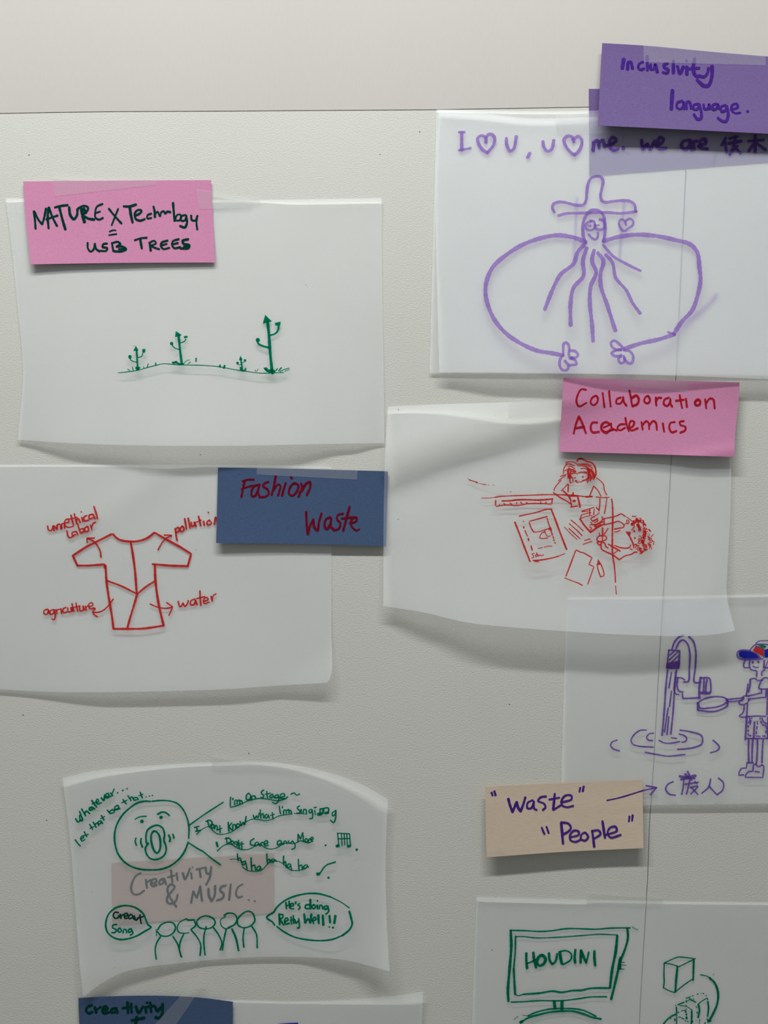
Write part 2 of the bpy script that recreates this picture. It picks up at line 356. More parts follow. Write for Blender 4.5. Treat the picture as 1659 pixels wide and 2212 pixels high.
def h_nat(x, y):
    v = clamp((y-390)/180); u = clamp((x-55)/405)
    return h_tree(x, y)+.6+2.3*v**2*(1-.55*u)+.9*(1-u)**3*v+.25*wv(x, y, 5, 200)
n = tag(patch('paper_note', [(50, 392), (250, 390), (456, 389)], [(456, 389), (460, 480), (465, 567)], [(66, 571), (250, 568), (465, 567)], [(50, 392), (55, 470), (66, 571)], h_nat, M['pink'], nu=30, nv=16, thick=.2),
        'pink paper note with dark green writing about nature and technology', 'note', 'coloured notes with handwriting')
tape(n, [(113, 377), (337, 389), (337, 399), (118, 424)], h_nat); tape(n, [(424, 408), (545, 428), (545, 449), (430, 452)], h_nat)
R = (0, 360, 3.318)
ink('writing', n, h_nat, 'green_dark', (R, 15, """243,320 250,380 255,445; 248,325 275,380 302,412; 330,300 318,360 303,412; 348,292 342,360 348,442; 350,292 375,360 408,424; 332,378 375,362 412,350;
 14 392,292 430,282 485,275; 17 425,290 445,370 468,448; 17 495,290 505,350 530,375 552,345 555,305; 20 578,290 590,340 605,395; 14 560,298 600,280 630,290 625,315 590,342; 16 590,342 630,370 675,378;
 20 600,300 615,330; 12 735,266 695,285 682,325 685,365 710,378 738,366; 10 688,330 718,320; 13 780,300 820,350 870,405; 11 847,300 825,355 800,418; 14 885,283 930,283 975,270; 17 930,290 938,345 950,398;
 13 965,350 1000,335 1015,315 990,308 965,335 975,375 1005,385 1038,374; 12 1085,335 1058,345 1055,368 1085,366; 15 1100,285 1108,320 1110,358; 10 1110,335 1130,322 1142,352; 12 1148,352 1155,325 1175,318 1182,335 1200,320 1222,325;
 16 1240,260 1245,320 1252,388; 11 1258,375 1270,345 1295,345 1285,385 1262,385; 13 1330,345 1302,355 1298,385 1325,385 1335,350; 15 1335,350 1340,400 1325,435 1290,425; 13 1370,350 1375,382 1400,385 1414,352; 12 1416,350 1408,400 1414,450;
 10 785,465 810,455 830,456; 10 780,490 835,482""",), (R, 13, """628,545 630,585 650,608 672,590 680,552; 680,552 690,590 714,606; 768,550 740,555 735,575 768,582 760,602 720,602; 802,545 806,570 812,603; 800,548 845,538 862,555 835,572 880,572 905,590 870,606 815,605; 12 850,590 895,588;
 12 965,526 1010,512 1052,508; 15 1005,520 1010,550 1016,584; 14 1073,545 1080,600; 11 1068,545 1105,530 1118,548 1085,566 1110,580 1142,590; 12 1202,528 1160,542 1152,565 1170,588 1215,580; 11 1160,562 1196,552; 12 1282,518 1240,532 1232,560 1250,582 1292,575; 11 1238,555 1276,545; 14 1350,518 1308,530 1315,550 1358,562 1350,582 1292,584; 18 1320,575 1350,572"""))

# ---------------------------------------------------------------- 2 sheets with the violet figure, violet notes
h_und = lambda x, y: .4+.3*clamp((y-190)/190)
u_ = tag(quad('paper_note', [(1272, 192), (1700, 192), (1700, 348), (1273, 381)], h_und, M['purple'], thick=.2),
         'violet paper note lying half hidden behind the tracing sheet, below another violet note', 'note', 'coloured notes with handwriting')
R = (1240, 80, 3.959)
for st in ("415,780 418,890", "405,970 470,1005", "750,940 750,1010", "900,930 870,990", "1220,960 1190,1100", "1450,900 1445,1010", "960,980 1000,1000 1040,960"): ink('pen_stroke', u_, h_und, 'violet_dark', (R, 18, st))
def h_ob(x, y):
    v = clamp((y-235)/575); return 1.3+.8*v**2+.3*wv(x, y, 9, 500)*v
def h_oct(x, y):
    v = clamp((y-235)/575); u = clamp((x-940)/750)
    return 2.2+interp(u, [(0, 4.5), (.2, 8), (.6, 9), (1, 6.5)])*v**3.4+.45*wv(x, y, 11, 420)*v+.9*ridge(x, y, (1200, 262), (960, 240), 14, 1)
sb = tag(patch('tracing_sheet', [(943, 236), (1200, 240), (1720, 226)], [(1720, 226), (1722, 500), (1724, 812)], [(928, 806), (1250, 808), (1724, 812)], [(943, 236), (936, 500), (928, 806)], h_ob, M['trace'], nu=50, nv=36),
         'blank-looking tracing paper sheet mostly hidden behind the violet figure drawing, its left edge peeking out', 'sheet of paper', 'sheets of tracing paper taped to the board')
R2 = (900, 220, 2.1858)
for st in ("12 757,455 750,600 742,735", "12 980,470 968,600 958,740", "20 1415,915 1330,1000 1230,1070"): ink('faint_stroke', sb, h_ob, 'violet_faint', (R2, 12, st))
so = tag(patch('tracing_sheet', [(948, 238), (1050, 246), (1150, 256), (1300, 252), (1720, 240)], [(1720, 240), (1722, 500), (1726, 822)], [(949, 804), (1100, 805), (1250, 807), (1450, 811), (1726, 822)], [(948, 238), (941, 400), (944, 620), (949, 804)], h_oct, M['trace'], nu=64),
         'tracing paper sheet with violet many-legged figure in a tall hat, long arms looping out', 'sheet of paper', 'sheets of tracing paper taped to the board')
tape(so, [(1200, 246), (1480, 240), (1480, 286), (1203, 291)], h_oct)
R5 = (1150, 370, 5.53); R7 = (1150, 700, 5.53)
ink('hat_drawing', so, h_oct, 'violet', (R5, 32, "265,490 240,440 250,395 300,370 370,368 440,385 520,403 610,400 640,350 650,260 665,150 700,85 760,60 820,70 845,120 830,200 815,290 830,350 870,370 960,360 1080,350 1170,360 1220,400 1235,480; 30 310,530 400,505 550,500 740,495 900,492 1050,502 1180,490 1245,480"))
ink('body_drawing', so, h_oct, 'violet', (R5, 34, """640,860 610,780 602,690 610,600 640,530 690,475 740,462 800,475 850,530 865,620 868,720 850,840; 26 705,600 660,612 635,650 650,690 700,705 740,680 745,640 735,600 690,590; 13 663,650 685,640 705,652 685,660 663,650;
 32 805,575 850,592 870,640 850,685 800,698 760,680 748,640; 15 750,645 800,643; 26 672,755 715,800 755,815 780,785 785,730"""),
    (R2, 17, "790,675 760,710 740,765 680,815 640,890 605,980; 803,690 785,750 788,820 740,880 727,950 727,1055; 838,700 828,750 848,805 822,870 818,950 828,1050 833,1130; 855,712 882,750 868,810 870,870 900,960 938,1080; 14 893,722 925,760 940,830 990,890 1020,950 1055,998; 12 880,675 930,730 990,765 1057,798"))
ink('arm_drawing', so, h_oct, 'violet', (R2, 18, "798,662 740,640 660,630 580,645 500,675 420,725 360,780 332,840 325,900 340,970 375,1040 430,1100 500,1145 570,1175 640,1187 690,1197; 882,658 950,638 1040,627 1130,633 1220,652 1290,672 1325,710 1335,780 1340,840 1325,920 1300,985 1250,1040 1215,1095; 8 1187,1087 1222,1100; 1215,1098 1150,1120 1060,1140 985,1165"),
    (R7, 30, "370,375 368,300 375,235 400,222 430,245 440,300 435,360 450,410 480,415; 450,320 500,320 545,365 520,400 460,395; 460,405 510,430 525,480 440,492; 390,440 430,500 420,540 375,555 335,520 325,450 345,390; 1095,300 1040,240 980,200 940,220 950,270 1000,305 1060,310; 1060,300 1000,315 945,345 980,380 1060,385; 1060,370 1030,420 1050,465 1095,455 1100,400; 1090,310 1170,330 1205,390 1190,460 1150,470 1110,430 1090,380"))
ink('heart_drawing', so, h_oct, 'violet', (R5, 26, "1118,640 1100,590 1060,575 1035,610 1050,670 1095,715 1150,680 1200,640 1205,600 1180,570 1140,575 1115,600"))
R4 = (960, 220, 4.1475)
ink('writing', so, h_oct, 'violet', (R4, 26, """27 155,275 155,430; 19 130,272 182,272; 20 130,434 180,425 235,415; 372,365 370,325 335,302 298,325 305,370 345,430 385,458; 388,452 440,385 450,325 425,292 395,292 372,320; 555,325 560,390 590,440 620,420 645,310; 765,460 745,498; 882,355 890,400 925,443 962,420 980,345; 1160,360 1150,320 1110,305 1072,335 1085,390 1130,450 1165,475; 1165,475 1195,450 1228,390 1230,340 1200,310 1150,340"""))
R = (1240, 80, 3.959)
ink('writing', so, h_oct, 'violet_mid', (R, 26, """30 163,970 168,905; 165,905 200,885 215,950; 218,900 245,880 262,940; 275,930 340,905 362,878 330,858 305,890 310,945 345,967 380,955; 30 420,945 424,949; 578,880 590,955 625,915; 625,915 650,955 690,885; 700,925 750,905 765,870 735,858 715,900 725,950 790,950;
 985,880 930,895 922,940 955,958 985,930 995,880; 995,885 1005,965; 1025,960 1025,895 1055,890; 1060,935 1125,905 1120,872 1085,885 1080,945 1140,957; 20 1300,860 1262,925; 24 1290,890 1305,985; 20 1330,870 1400,850; 1320,910 1430,890; 22 1380,850 1370,930 1330,1000; 20 1400,930 1340,990; 20 1360,930 1425,990; 22 1490,890 1620,880; 26 1550,840 1550,985; 22 1545,900 1495,975; 24 1560,905 1640,965"""))

def h_inc(x, y):
    v = clamp((y-100)/185); u = clamp((x-1292)/400)
    return 3.2+7.2*v**1.6+1.5*(1-u)**3+.3*wv(x, y, 17, 260)
n = tag(patch('paper_note', [(1301, 93), (1400, 99), (1540, 112), (1720, 127)], [(1720, 127), (1722, 292)], [(1292, 271), (1500, 281), (1722, 292)], [(1301, 93), (1296, 180), (1292, 271)], h_inc, M['purple'], nu=30, nv=16, thick=.2),
        'violet paper note at the top with writing on inclusivity, bottom edge lifting', 'note', 'coloured notes with handwriting')
tape(n, [(1390, 98), (1654, 121), (1654, 141), (1391, 134)], h_inc)
ink('writing', n, h_inc, 'violet_dark', (R, 26, """32 425,190 413,268; 458,275 465,215 485,215 500,270; 22 590,212 558,230 550,265 570,280 600,270; 24 625,165 628,285; 24 655,235 655,275 680,275 695,235 712,300; 24 800,225 768,240 775,262 805,280 795,308 760,302; 26 850,235 850,308; 850,205 851,208; 885,250 905,312 935,255; 965,255 965,318; 20 962,200 964,204;
 28 1030,185 1020,280 1040,330 1075,335; 22 960,272 1070,265; 24 1070,330 1110,340 1140,310 1150,265; 28 1180,250 1178,340 1150,412 1110,415 1052,365;
 30 842,455 832,615; 20 925,545 885,560 880,600 905,615 935,590 935,550 942,615; 22 962,612 965,555 985,552 1003,608; 20 1060,570 1025,580 1022,615 1055,615 1072,575; 22 1072,575 1088,640 1085,695 1055,700 1025,660; 20 1108,575 1115,612 1145,612 1155,575 1165,615; 20 1215,568 1185,585 1190,618 1220,610 1230,572 1242,612; 20 1295,580 1258,595 1262,635 1295,625 1308,590; 22 1308,590 1318,670 1298,720 1265,715 1230,690; 20 1340,622 1400,602 1390,572 1352,585 1348,625 1375,650 1422,648; 22 1482,635 1488,638"""))

# ---------------------------------------------------------------- 3 sheet with the red shirt, blue note
def h_shirt(x, y):
    v = clamp((y-1004)/490); u = clamp((x+150)/865)
    h = .8+interp(u, [(0, .8), (.2, 1.5), (.45, 5), (.75, 5.5), (1, 4.5)])*v**3.6+.6*wv(x, y, 23, 380)*clamp(v*4)
    h += ridge(x, y, (250, 1090), (330, 1030), 35, 1.0)
    d = ((x-600)*(1395-1480)-(y-1480)*(715-600))/143.0      # turned-up corner, lower right
    if d < 0: h += min(3.5, -d*.05)
    return h
s = tag(patch('tracing_sheet', [(-150, 1006), (0, 1004), (300, 1004), (560, 1005), (715, 1008)], [(715, 1008), (716, 1180), (715, 1350), (715, 1458), (706, 1475)], [(-150, 1478), (0, 1489), (130, 1495), (300, 1494), (480, 1489), (600, 1481), (706, 1475)], [(-150, 1006), (-148, 1250), (-150, 1478)], h_shirt, M['trace'], nu=76),
        'tracing paper sheet with a red shirt and labelled arrows around it', 'sheet of paper', 'sheets of tracing paper taped to the board')
tape(s, [(300, 1001), (712, 1003), (712, 1021), (300, 1019)], h_shirt, .25)
R = (80, 1080, 3.95)
ink('shirt_drawing', s, h_shirt, 'red', (R, 17, """L 635,292 540,340 420,400 305,475 345,560; L 345,560 440,560 575,550 580,580; 585,560 592,690 615,850 640,1000 652,1098; 648,292 680,325 720,345 800,355 870,350 940,325 1000,280; L 1005,280 1100,335 1220,400 1315,460 1285,565; L 1285,565 1130,560 985,548; 18 1005,555 1010,690 1040,900 1080,1070;
 655,1100 770,1100 900,1098 1000,1085 1080,1072; 798,355 815,450 835,600 850,790; 14 600,690 720,735 850,800; 14 860,798 930,740 1010,690; 16 855,800 820,920 790,1020 770,1095"""))
ink('arrow_drawing', s, h_shirt, 'red', (R, 12, "545,488 540,440 515,390 480,350 430,330; L 490,325 425,325 428,362"))
ink('arrow_drawing', s, h_shirt, 'red', (R, 11, "1032,425 1070,360 1105,325 1145,302; L 1085,300 1150,300 1143,315"))
ink('arrow_drawing', s, h_shirt, 'red', (R, 11, "965,888 1030,915 1100,925 1155,915; L 1105,875 1158,912 1125,985"))
ink('arrow_drawing', s, h_shirt, 'red', (R, 11, "650,845 610,900 560,945 510,960 480,958; 480,920 498,930 475,950 485,978 515,995"))
ink('writing', s, h_shirt, 'red', (R, 13, """90,222 98,255 120,262 138,220; 138,220 145,262; 148,222 165,248 170,215; 170,250 175,212 195,208 205,250; 210,245 212,205 228,200 236,242; 11 235,200 272,185 262,162 238,178 238,215 268,235 310,222; 290,130 300,175 312,212; 10 268,165 345,148; 318,118 328,160 338,200; 335,175 352,160 368,192; 382,150 390,182; 376,100 378,104; 425,132 400,148 405,178 440,172; 472,122 445,132 448,162 478,152; 478,125 495,160; 485,55 500,100 515,160;
 255,265 262,300 275,322 312,308; 330,268 300,280 302,302 330,295; 335,268 348,298; 345,202 358,245 368,275; 368,250 395,245 395,272 370,280; 432,225 408,240 412,270 438,262 435,228; 455,215 468,252; 465,235 480,200 498,190"""))
ink('writing', s, h_shirt, 'red', (R, 14, """1180,245 1185,295 1195,345; 1178,250 1205,235 1215,260 1190,280; 1240,225 1222,245 1232,272 1255,252 1240,225; 1260,160 1268,205 1275,248; 1290,155 1298,200 1305,240; 1315,190 1322,225 1343,215 1342,190; 1343,190 1357,225; 1378,140 1388,180 1396,220; 10 1350,192 1402,172; 1420,182 1428,215; 12 1470,172 1450,190 1458,215 1488,200 1472,172; 1460,105 1464,109; 1522,148 1512,205; 1525,150 1550,200"""))
ink('writing', s, h_shirt, 'red', (R, 13, """1205,865 1215,905 1225,912 1245,880; 1245,880 1262,908 1285,880 1290,858; 1345,845 1312,862 1312,895 1340,892 1352,855; 1352,855 1366,893; 1390,775 1392,840 1398,900; 11 1360,842 1432,825; 11 1420,865 1460,850 1448,832 1422,848 1425,882 1470,872; 1485,822 1495,862; 11 1495,845 1505,815 1528,800"""))
ink('writing', s, h_shirt, 'red', (R, 12, """92,932 62,942 60,970 85,975 98,940; 98,940 106,968; 140,935 112,948 115,975 140,968 148,938; 148,938 156,990 145,1022 125,1015; 162,935 170,968; 9 168,950 178,935 192,932; 203,928 210,966; 246,917 222,930 226,962 258,955; 262,920 268,955 290,950 290,918; 290,918 302,948; 298,885 306,920 316,950; 332,878 338,915 348,950; 9 310,918 368,903; 362,912 370,948 392,940 392,905; 392,905 405,938; 412,905 420,940; 9 418,920 428,905 440,902; 10 442,912 478,895 465,875 442,890 448,925 488,925"""))
def h_blue(x, y):
    v = clamp((y-1012)/165); u = clamp((x-470)/365)
    return 1.6+3.0*v**1.8*(1-.5*u)+.2*wv(x, y, 29, 240)+.8*v
n = tag(patch('paper_note', [(471, 1010), (650, 1013), (838, 1018)], [(838, 1018), (834, 1180)], [(467, 1173), (650, 1175), (834, 1180)], [(471, 1010), (469, 1090), (467, 1173)], h_blue, M['blue'], nu=30, nv=16, thick=.2),
        'blue paper note with dark red writing about fashion waste', 'note', 'coloured notes with handwriting')
tape(n, [(555, 1003), (773, 1009), (771, 1036), (555, 1025)], h_blue)
R = (440, 980, 3.95)
ink('writing', n, h_blue, 'red_blue', (R, 18, """332,235 380,222 428,222; 350,235 335,300 322,370; 15 322,302 370,285 420,272; 475,265 435,275 408,320 412,362 435,362 465,310; 478,262 462,320 478,370; 17 555,240 515,255 508,278 545,305 555,340 530,365 485,370; 615,190 598,280 580,352; 16 588,320 635,262 655,275 648,310 635,355; 700,250 682,305 668,358; 745,200 752,208; 17 775,252 738,285 728,340 755,358 795,320 808,270 775,252; 832,252 840,290 822,330 810,366; 18 835,320 875,255 908,242 908,285 880,350;
 875,495 878,590 888,685; 888,685 905,620 935,560; 935,560 945,630 972,655; 975,650 985,580 1005,508; 1080,540 1042,560 1032,620 1050,642 1080,600 1088,550; 1088,550 1085,620 1112,650; 15 1190,510 1148,520 1135,555 1165,590 1155,635 1110,655; 1245,450 1215,560 1190,655; 14 1175,552 1225,545 1275,540; 15 1245,592 1300,575 1305,545 1275,545 1255,590 1270,630 1305,655; 10 1305,655 1328,640"""))

# ---------------------------------------------------------------- 4 tap sheet, cream note
def h_tap(x, y):
    v = clamp((y-1280)/460); return 1.0+2.4*v**2+.45*wv(x, y, 31, 380)*clamp(v*3)
s = tag(patch('tracing_sheet', [(1226, 1290), (1450, 1288), (1720, 1282)], [(1720, 1282), (1724, 1735)], [(1211, 1742), (1390, 1738), (1724, 1731)], [(1226, 1290), (1221, 1400), (1215, 1600), (1211, 1742)], h_tap, M['trace'], nu=50, nv=44),
        'tracing paper sheet with violet running tap and a person in cap holding a pan', 'sheet of paper', 'sheets of tracing paper taped to the board')
tape(s, [(1575, 1283), (1710, 1281), (1710, 1302), (1575, 1305)], h_tap)
R = (1200, 1360, 3.614)
ink('tap_drawing', s, h_tap, 'violet_mid', (R, 13, """908,155 930,95 965,58 1000,45; 1040,55 1075,90 1095,170 1092,290 1085,410 1130,415; 940,150 965,100 995,82 1030,110 1048,180 1045,300 1036,405 1000,408; L 885,160 970,165 962,300 870,300 885,160; 10 892,200 930,165; 10 885,240 960,170; 10 880,280 965,200; 10 890,300 965,240; 10 920,300 965,265; 30 876,272 960,262; 22 872,292 958,292;
 12 940,375 985,378 1008,392; 955,380 948,430 965,480 995,487; 10 930,440 935,500 962,507; L 990,500 995,538 1130,533; 17 1132,375 1122,460 1122,530; 1135,378 1200,380 1212,430 1205,495 1135,498; 1160,380 1155,490; 1185,385 1175,430 1172,490; 14 1135,490 1205,492"""))
ink('water_drawing', s, h_tap, 'violet_mid', (R, 11, """13 875,315 862,440 850,620 832,825; 12 945,315 930,450 918,640 900,815; 12 938,330 925,470; 905,335 885,455; 905,480 890,600; 880,610 850,800; 885,680 870,820; 710,785 660,787 610,825 590,865 605,895 650,910 765,918; 765,808 730,815 712,840 725,862 758,868; 808,865 850,885 900,887 970,875; 905,845 945,850; 965,815 1010,830 1025,855 1010,875 985,880; 13 972,785 1060,800 1140,830 1143,890 1100,915 1030,930 955,935; 480,862 440,880 430,905 450,930 500,948; 12 1230,865 1260,890 1280,920 1260,945 1210,962; 700,957 790,975 880,988 1010,975"""))
ink('pan_drawing', s, h_tap, 'violet_mid', (R, 12, "1118,570 1180,535 1260,523 1325,535 1340,560 1290,595 1200,612 1130,612 1118,570; 16 1110,572 1113,630; 1115,630 1200,640 1260,635 1340,595 1343,562; 22 1337,545 1343,570; 1345,545 1400,540 1470,532; 11 1345,562 1400,560 1460,552"))
R = (1540, 1360, 6.504)
ink('cap_drawing', s, h_tap, 'navy', (R, 20, "F 375,300 440,297 525,305 600,335 655,400 560,404 440,404 370,380 360,330; F 728,285 830,250 830,390 728,392"), label='dark blue visor and side panel')
ink('cap_panel', s, h_tap, 'cap_red', (R, 20, "F 600,235 715,282 708,375 640,340 560,295"), label='red panel of the drawn cap')
ink('cap_panel', s, h_tap, 'cap_green', (R, 20, "F 620,213 700,210 757,235 730,262 680,247"), label='green panel of the drawn cap')
ink('person_drawing', s, h_tap, 'violet_mid', (R, 20, """14 600,200 640,165 720,155 830,160; 16 520,290 560,240 600,212 700,205 830,222; 520,295 400,290 350,310 340,350 360,395 420,415 560,415 640,405; 14 600,232 718,283 712,390; 16 520,300 600,335 670,400; 520,425 512,500 535,560 610,580; 450,430 430,500 440,530 500,535; 16 455,425 700,412; 28 558,450 560,468; 28 638,445 640,462; 16 565,515 600,532 640,530; 618,590 614,660; 24 722,435 715,535; 720,535 830,538; 730,560 690,590 685,640; 14 770,440 740,530;
 520,700 560,688 590,685; 600,685 620,712 700,710; 24 525,710 518,790 500,875; 490,765 480,860 468,925; 690,705 660,760 650,825 830,830; 690,700 740,675 830,720; L 680,830 685,885 600,910 490,935; L 750,840 740,950 640,960 495,975; 490,935 440,935 410,960 440,965 370,1010 375,1045 430,1055 490,1020 510,985; 22 485,1040 475,1225; 765,850 762,1100 758,1200; 440,1065 430,1150 400,1190 370,1215 400,1230 470,1226; 480,1223 620,1215 740,1218;
 L 26 475,1230 465,1400 455,1545; 22 455,1530 600,1532 830,1530; 26 585,1300 578,1420 572,1530; 26 775,1230 772,1530; 495,1310 520,1280 515,1240; 16 545,1240 545,1255; 535,1280 520,1330; 495,1350 497,1370; 495,1410 496,1430; 495,1460 498,1480; 510,1490 535,1490; 622,1290 625,1330; 618,1360 617,1400; 610,1430 612,1460; 605,1490 610,1500; 630,1497 665,1500; 700,1497 735,1497; 745,1420 748,1450; 750,1360 755,1390; 665,1240 662,1260; 670,1290 685,1315; 695,1335 745,1348; 690,1240 700,1280 740,1315 830,1330;
 24 503,1545 500,1700 505,1870; 24 560,1545 552,1700 550,1870; 24 625,1545 625,1700 612,1880; 22 705,1545 695,1700 690,1870; 480,1870 570,1872; L 480,1875 470,1945 400,1950 370,2000 362,2045 430,2040; L 600,1890 570,1900 560,1990 500,1995 460,2040 455,2075 700,2078 712,1990 715,1920 690,1900; 600,1890 640,1925 690,1900; 590,1995 650,2000"""))
R = (1030, 1650, 2.9105)
ink('writing', s, h_tap, 'violet_mid', (R, 10, """1044,168 1130,150; L 1065,138 1130,150 1090,195; 1235,112 1200,130 1188,160 1210,190 1248,198; 1520,90 1550,120 1545,165 1510,195; 12 1325,48 1340,78; 18 1285,97 1375,75; 13 1275,78 1370,92; 14 1310,65 1350,100; 9 1302,95 1297,150 1288,192; 9 1340,95 1335,120; 9 1310,128 1395,115; 9 1335,125 1318,190; 9 1340,150 1388,142 1345,190; 9 1350,150 1390,192; 9 1370,112 1385,125; 1470,95 1458,145 1415,185; 1460,140 1505,190"""))
def h_cream(x, y):
    v = clamp((y-1690)/155); u = clamp((x-1048)/342)
    return h_tap(max(x, 1211), y)*(.6)+2.2+3.2*v**1.5*(.6+.4*u)+.9*(1-u)**3+.2*wv(x, y, 37, 240)
n = tag(patch('paper_note', [(1048, 1699), (1215, 1691), (1388, 1684)], [(1388, 1684), (1389, 1760), (1390, 1832)], [(1051, 1852), (1220, 1840), (1390, 1832)], [(1048, 1699), (1049, 1770), (1051, 1852)], h_cream, M['cream'], nu=30, nv=16, thick=.2),
        'cream paper note with violet writing about waste people, left of the seam', 'note', 'coloured notes with handwriting')
ink('writing', n, h_cream, 'violet_dark', (R, 12, """92,180 100,200; 110,172 118,198; 650,150 645,176; 672,142 666,172; 16 198,220 210,265 225,302; 14 225,302 240,265 250,240; 15 250,240 262,280 275,298; 14 275,298 292,255 305,210; 350,228 320,245 318,278 342,278 358,240; 358,235 360,280 376,290; 12 435,205 402,210 385,232 422,250 432,272 415,290; 14 490,188 485,240 480,288; 11 480,290 525,262; 11 455,224 520,212; 530,243 595,222 595,200 560,198 535,225 535,258 565,272 606,264;
 15 530,370 536,430 542,502; 13 530,368 575,375 592,402 575,425 545,442; 585,462 640,445 640,425 610,420 585,450 590,480 620,490 650,478; 680,432 658,445 655,472 680,482 700,460 680,432; 14 725,420 732,470 738,520; 725,422 765,418 778,440 738,470; 14 790,360 798,415 806,465; 815,445 880,420 872,395 840,400 822,430 840,462 905,446; 408,400 415,418 425,440; 438,395 452,436; 960,330 956,362; 980,322 976,358"""))
ink('arrow_drawing', n, h_cream, 'violet_dark', (R, 8, "818,230 900,212 1044,168"))

# ---------------------------------------------------------------- 5 sheet with the red desk scene, pink note
def h_desk(x, y):
    v = clamp((y-870)/500); u = clamp((x-830)/760)
    h = 2.6+interp(u, [(0, 7), (.12, 12), (.3, 15), (.6, 13.5), (.85, 11.5), (1, 8)])*v**3.4
    h += ridge(x, y, (850, 975), (1230, 835), 52, 5.8, 140)-ridge(x, y, (860, 1060), (1180, 940), 40, 1.0)
    h += ridge(x, y, (1040, 950), (1180, 920), 22, 1.0, 60)+.5*wv(x, y, 41, 300)
    if y > 1285 and x > 1500: h += 3*clamp((x-1500)/90)*clamp((y-1285)/80)
    return h
s = tag(patch('tracing_sheet', [(838, 878), (960, 873), (1100, 869), (1300, 861), (1584, 850)], [(1584, 850), (1580, 1000), (1577, 1120), (1571, 1230), (1570, 1288), (1588, 1362)],
          [(828, 1309), (920, 1324), (1000, 1343), (1060, 1351), (1200, 1362), (1350, 1371), (1480, 1374), (1548, 1370), (1588, 1362)], [(838, 878), (832, 980), (829, 1100), (828, 1309)], h_desk, M['trace'], nu=76, nv=56),
        'tracing paper sheet with red drawing of two people drawing at a desk', 'sheet of paper', 'sheets of tracing paper taped to the board')
tape(s, [(1098, 867), (1225, 862), (1225, 899), (1099, 905)], h_desk)
RA = (1000, 980, 6.9125); RB = (1180, 970, 6.381); RC = (1090, 1080, 8.295); RD = (1210, 1080, 7.541)
ink('desk_drawing', s, h_desk, 'red', (RA, 14, "8 275,662 400,660 480,650; 480,652 550,640 700,630 1000,620 1200,612 1400,612 1600,618"), (RB, 14, "230,632 400,640 540,655 630,652; 20 545,658 632,655; 11 685,660 760,668 870,665"),
    (RD, 22, "18 838,-15 850,60 855,120; 855,120 858,280 852,500 850,700 855,900 880,1050; 18 880,1050 895,1200 900,1340; 13 903,1400 915,1535"))
ink('ruler_drawing', s, h_desk, 'red', (RA, 14, "17 490,700 485,770; 500,787 600,770 700,767 800,775 880,765 960,748 1100,744 1220,747 1310,755; 20 585,705 700,703 800,690 950,687 1110,693 1220,688 1340,675; 17 1335,680 1325,750; 11 545,750 548,765; 612,740 625,760; 705,735 725,755; 805,725 800,755; 862,725 885,745; 945,725 960,740; 1160,720 1165,740; 1240,720 1235,745"))
ink('ink_smear', s, h_desk, 'red_pink', (RA, 12, "7 75,370 100,398 140,405; 14 95,390 140,405 180,420; 22 195,425 210,430; 6 220,438 290,452; 10 290,455 350,465; 8 375,468 390,470; 6 445,460 470,478; 4 500,620 600,615; 8 705,575 712,560 720,578"))
ink('person_drawing', s, h_desk, 'red', (RB, 11, """270,183 330,175 390,185 430,215; 17 425,165 450,135 490,135 560,170 620,185 660,225 682,290 680,360 650,415; 270,205 320,205 390,232; 290,210 250,250 235,310 235,340; 250,300 290,285; 300,240 340,240 395,272; 440,205 520,215 600,240 640,270; 490,205 560,205 620,225; 475,268 540,270 610,300; 430,225 520,235 590,265; 13 445,325 500,320 560,335 578,370 560,410 500,440; 520,315 560,320;
 26 315,270 300,310 310,370 325,400; 16 330,280 375,290 405,310; 20 340,300 330,350 345,390; 345,340 400,330 435,345; 350,310 400,315; 15 325,400 330,460 345,465; 362,395 370,455; 300,300 298,400; 22 560,265 610,290 640,340 655,380; 20 590,290 600,340 620,380; 14 620,280 650,320 665,360; 13 640,380 600,440; 600,390 565,465; 580,400 555,440; 615,380 605,435; 585,330 590,400; 24 575,290 600,360;
 385,395 405,398; 16 495,385 510,385; 10 400,430 410,455 440,460 455,450 480,455 500,440 530,430; 400,430 430,445;
 270,350 195,375; 270,360 215,400 165,440; 205,430 150,490 110,550 108,572; 298,480 205,578; 14 305,490 300,590; 15 100,600 180,660 270,710 340,755; 17 235,575 290,630 330,680; 690,395 750,440 790,490 800,560 835,635; 15 655,510 625,580 600,640; 655,510 710,570 755,650; 14 740,680 738,760 728,850; 12 835,670 818,800 800,890; 690,805 730,850"""))
ink('cup_drawing', s, h_desk, 'red', (RB, 14, "330,680 350,790; 335,800 430,785; 20 430,645 450,720 465,800; 18 330,650 430,645; 16 370,600 372,640; 26 372,715 395,715; 16 320,670 340,710; 12 355,625 395,640"))
ink('plan_drawing', s, h_desk, 'red', (RC, 18, """265,290 400,260 520,235 640,200 740,170 835,165; 26 835,165 900,330 1000,600 1110,885; 25 185,400 260,590 350,830 455,1100; 20 510,1085 650,1075 820,1045 960,1010; 12 960,1008 1080,962; 540,1098 610,1105; 450,380 600,340 765,295; 440,395 475,500 520,575; 15 520,575 580,575 680,550 830,500; 760,325 790,430 820,510; 22 820,510 855,625; 18 865,650 880,690; 880,715 888,726; 900,760 908,778; 28 800,520 835,530;
 15 720,575 670,590 630,680 690,690 770,680; 14 715,555 745,620 775,655 820,640; 335,382 340,386; 24 342,480 346,500; 16 365,545 410,650; 24 425,690 432,725; 22 475,825 495,900; 12 600,870 680,850; 12 710,845 790,825 850,832; 14 530,955 490,970 520,1000 510,1035 485,1040; 555,990 565,1020; 14 575,945 590,1010; 12 565,975 610,980; 14 600,1010 640,985 660,1000 700,980"""))
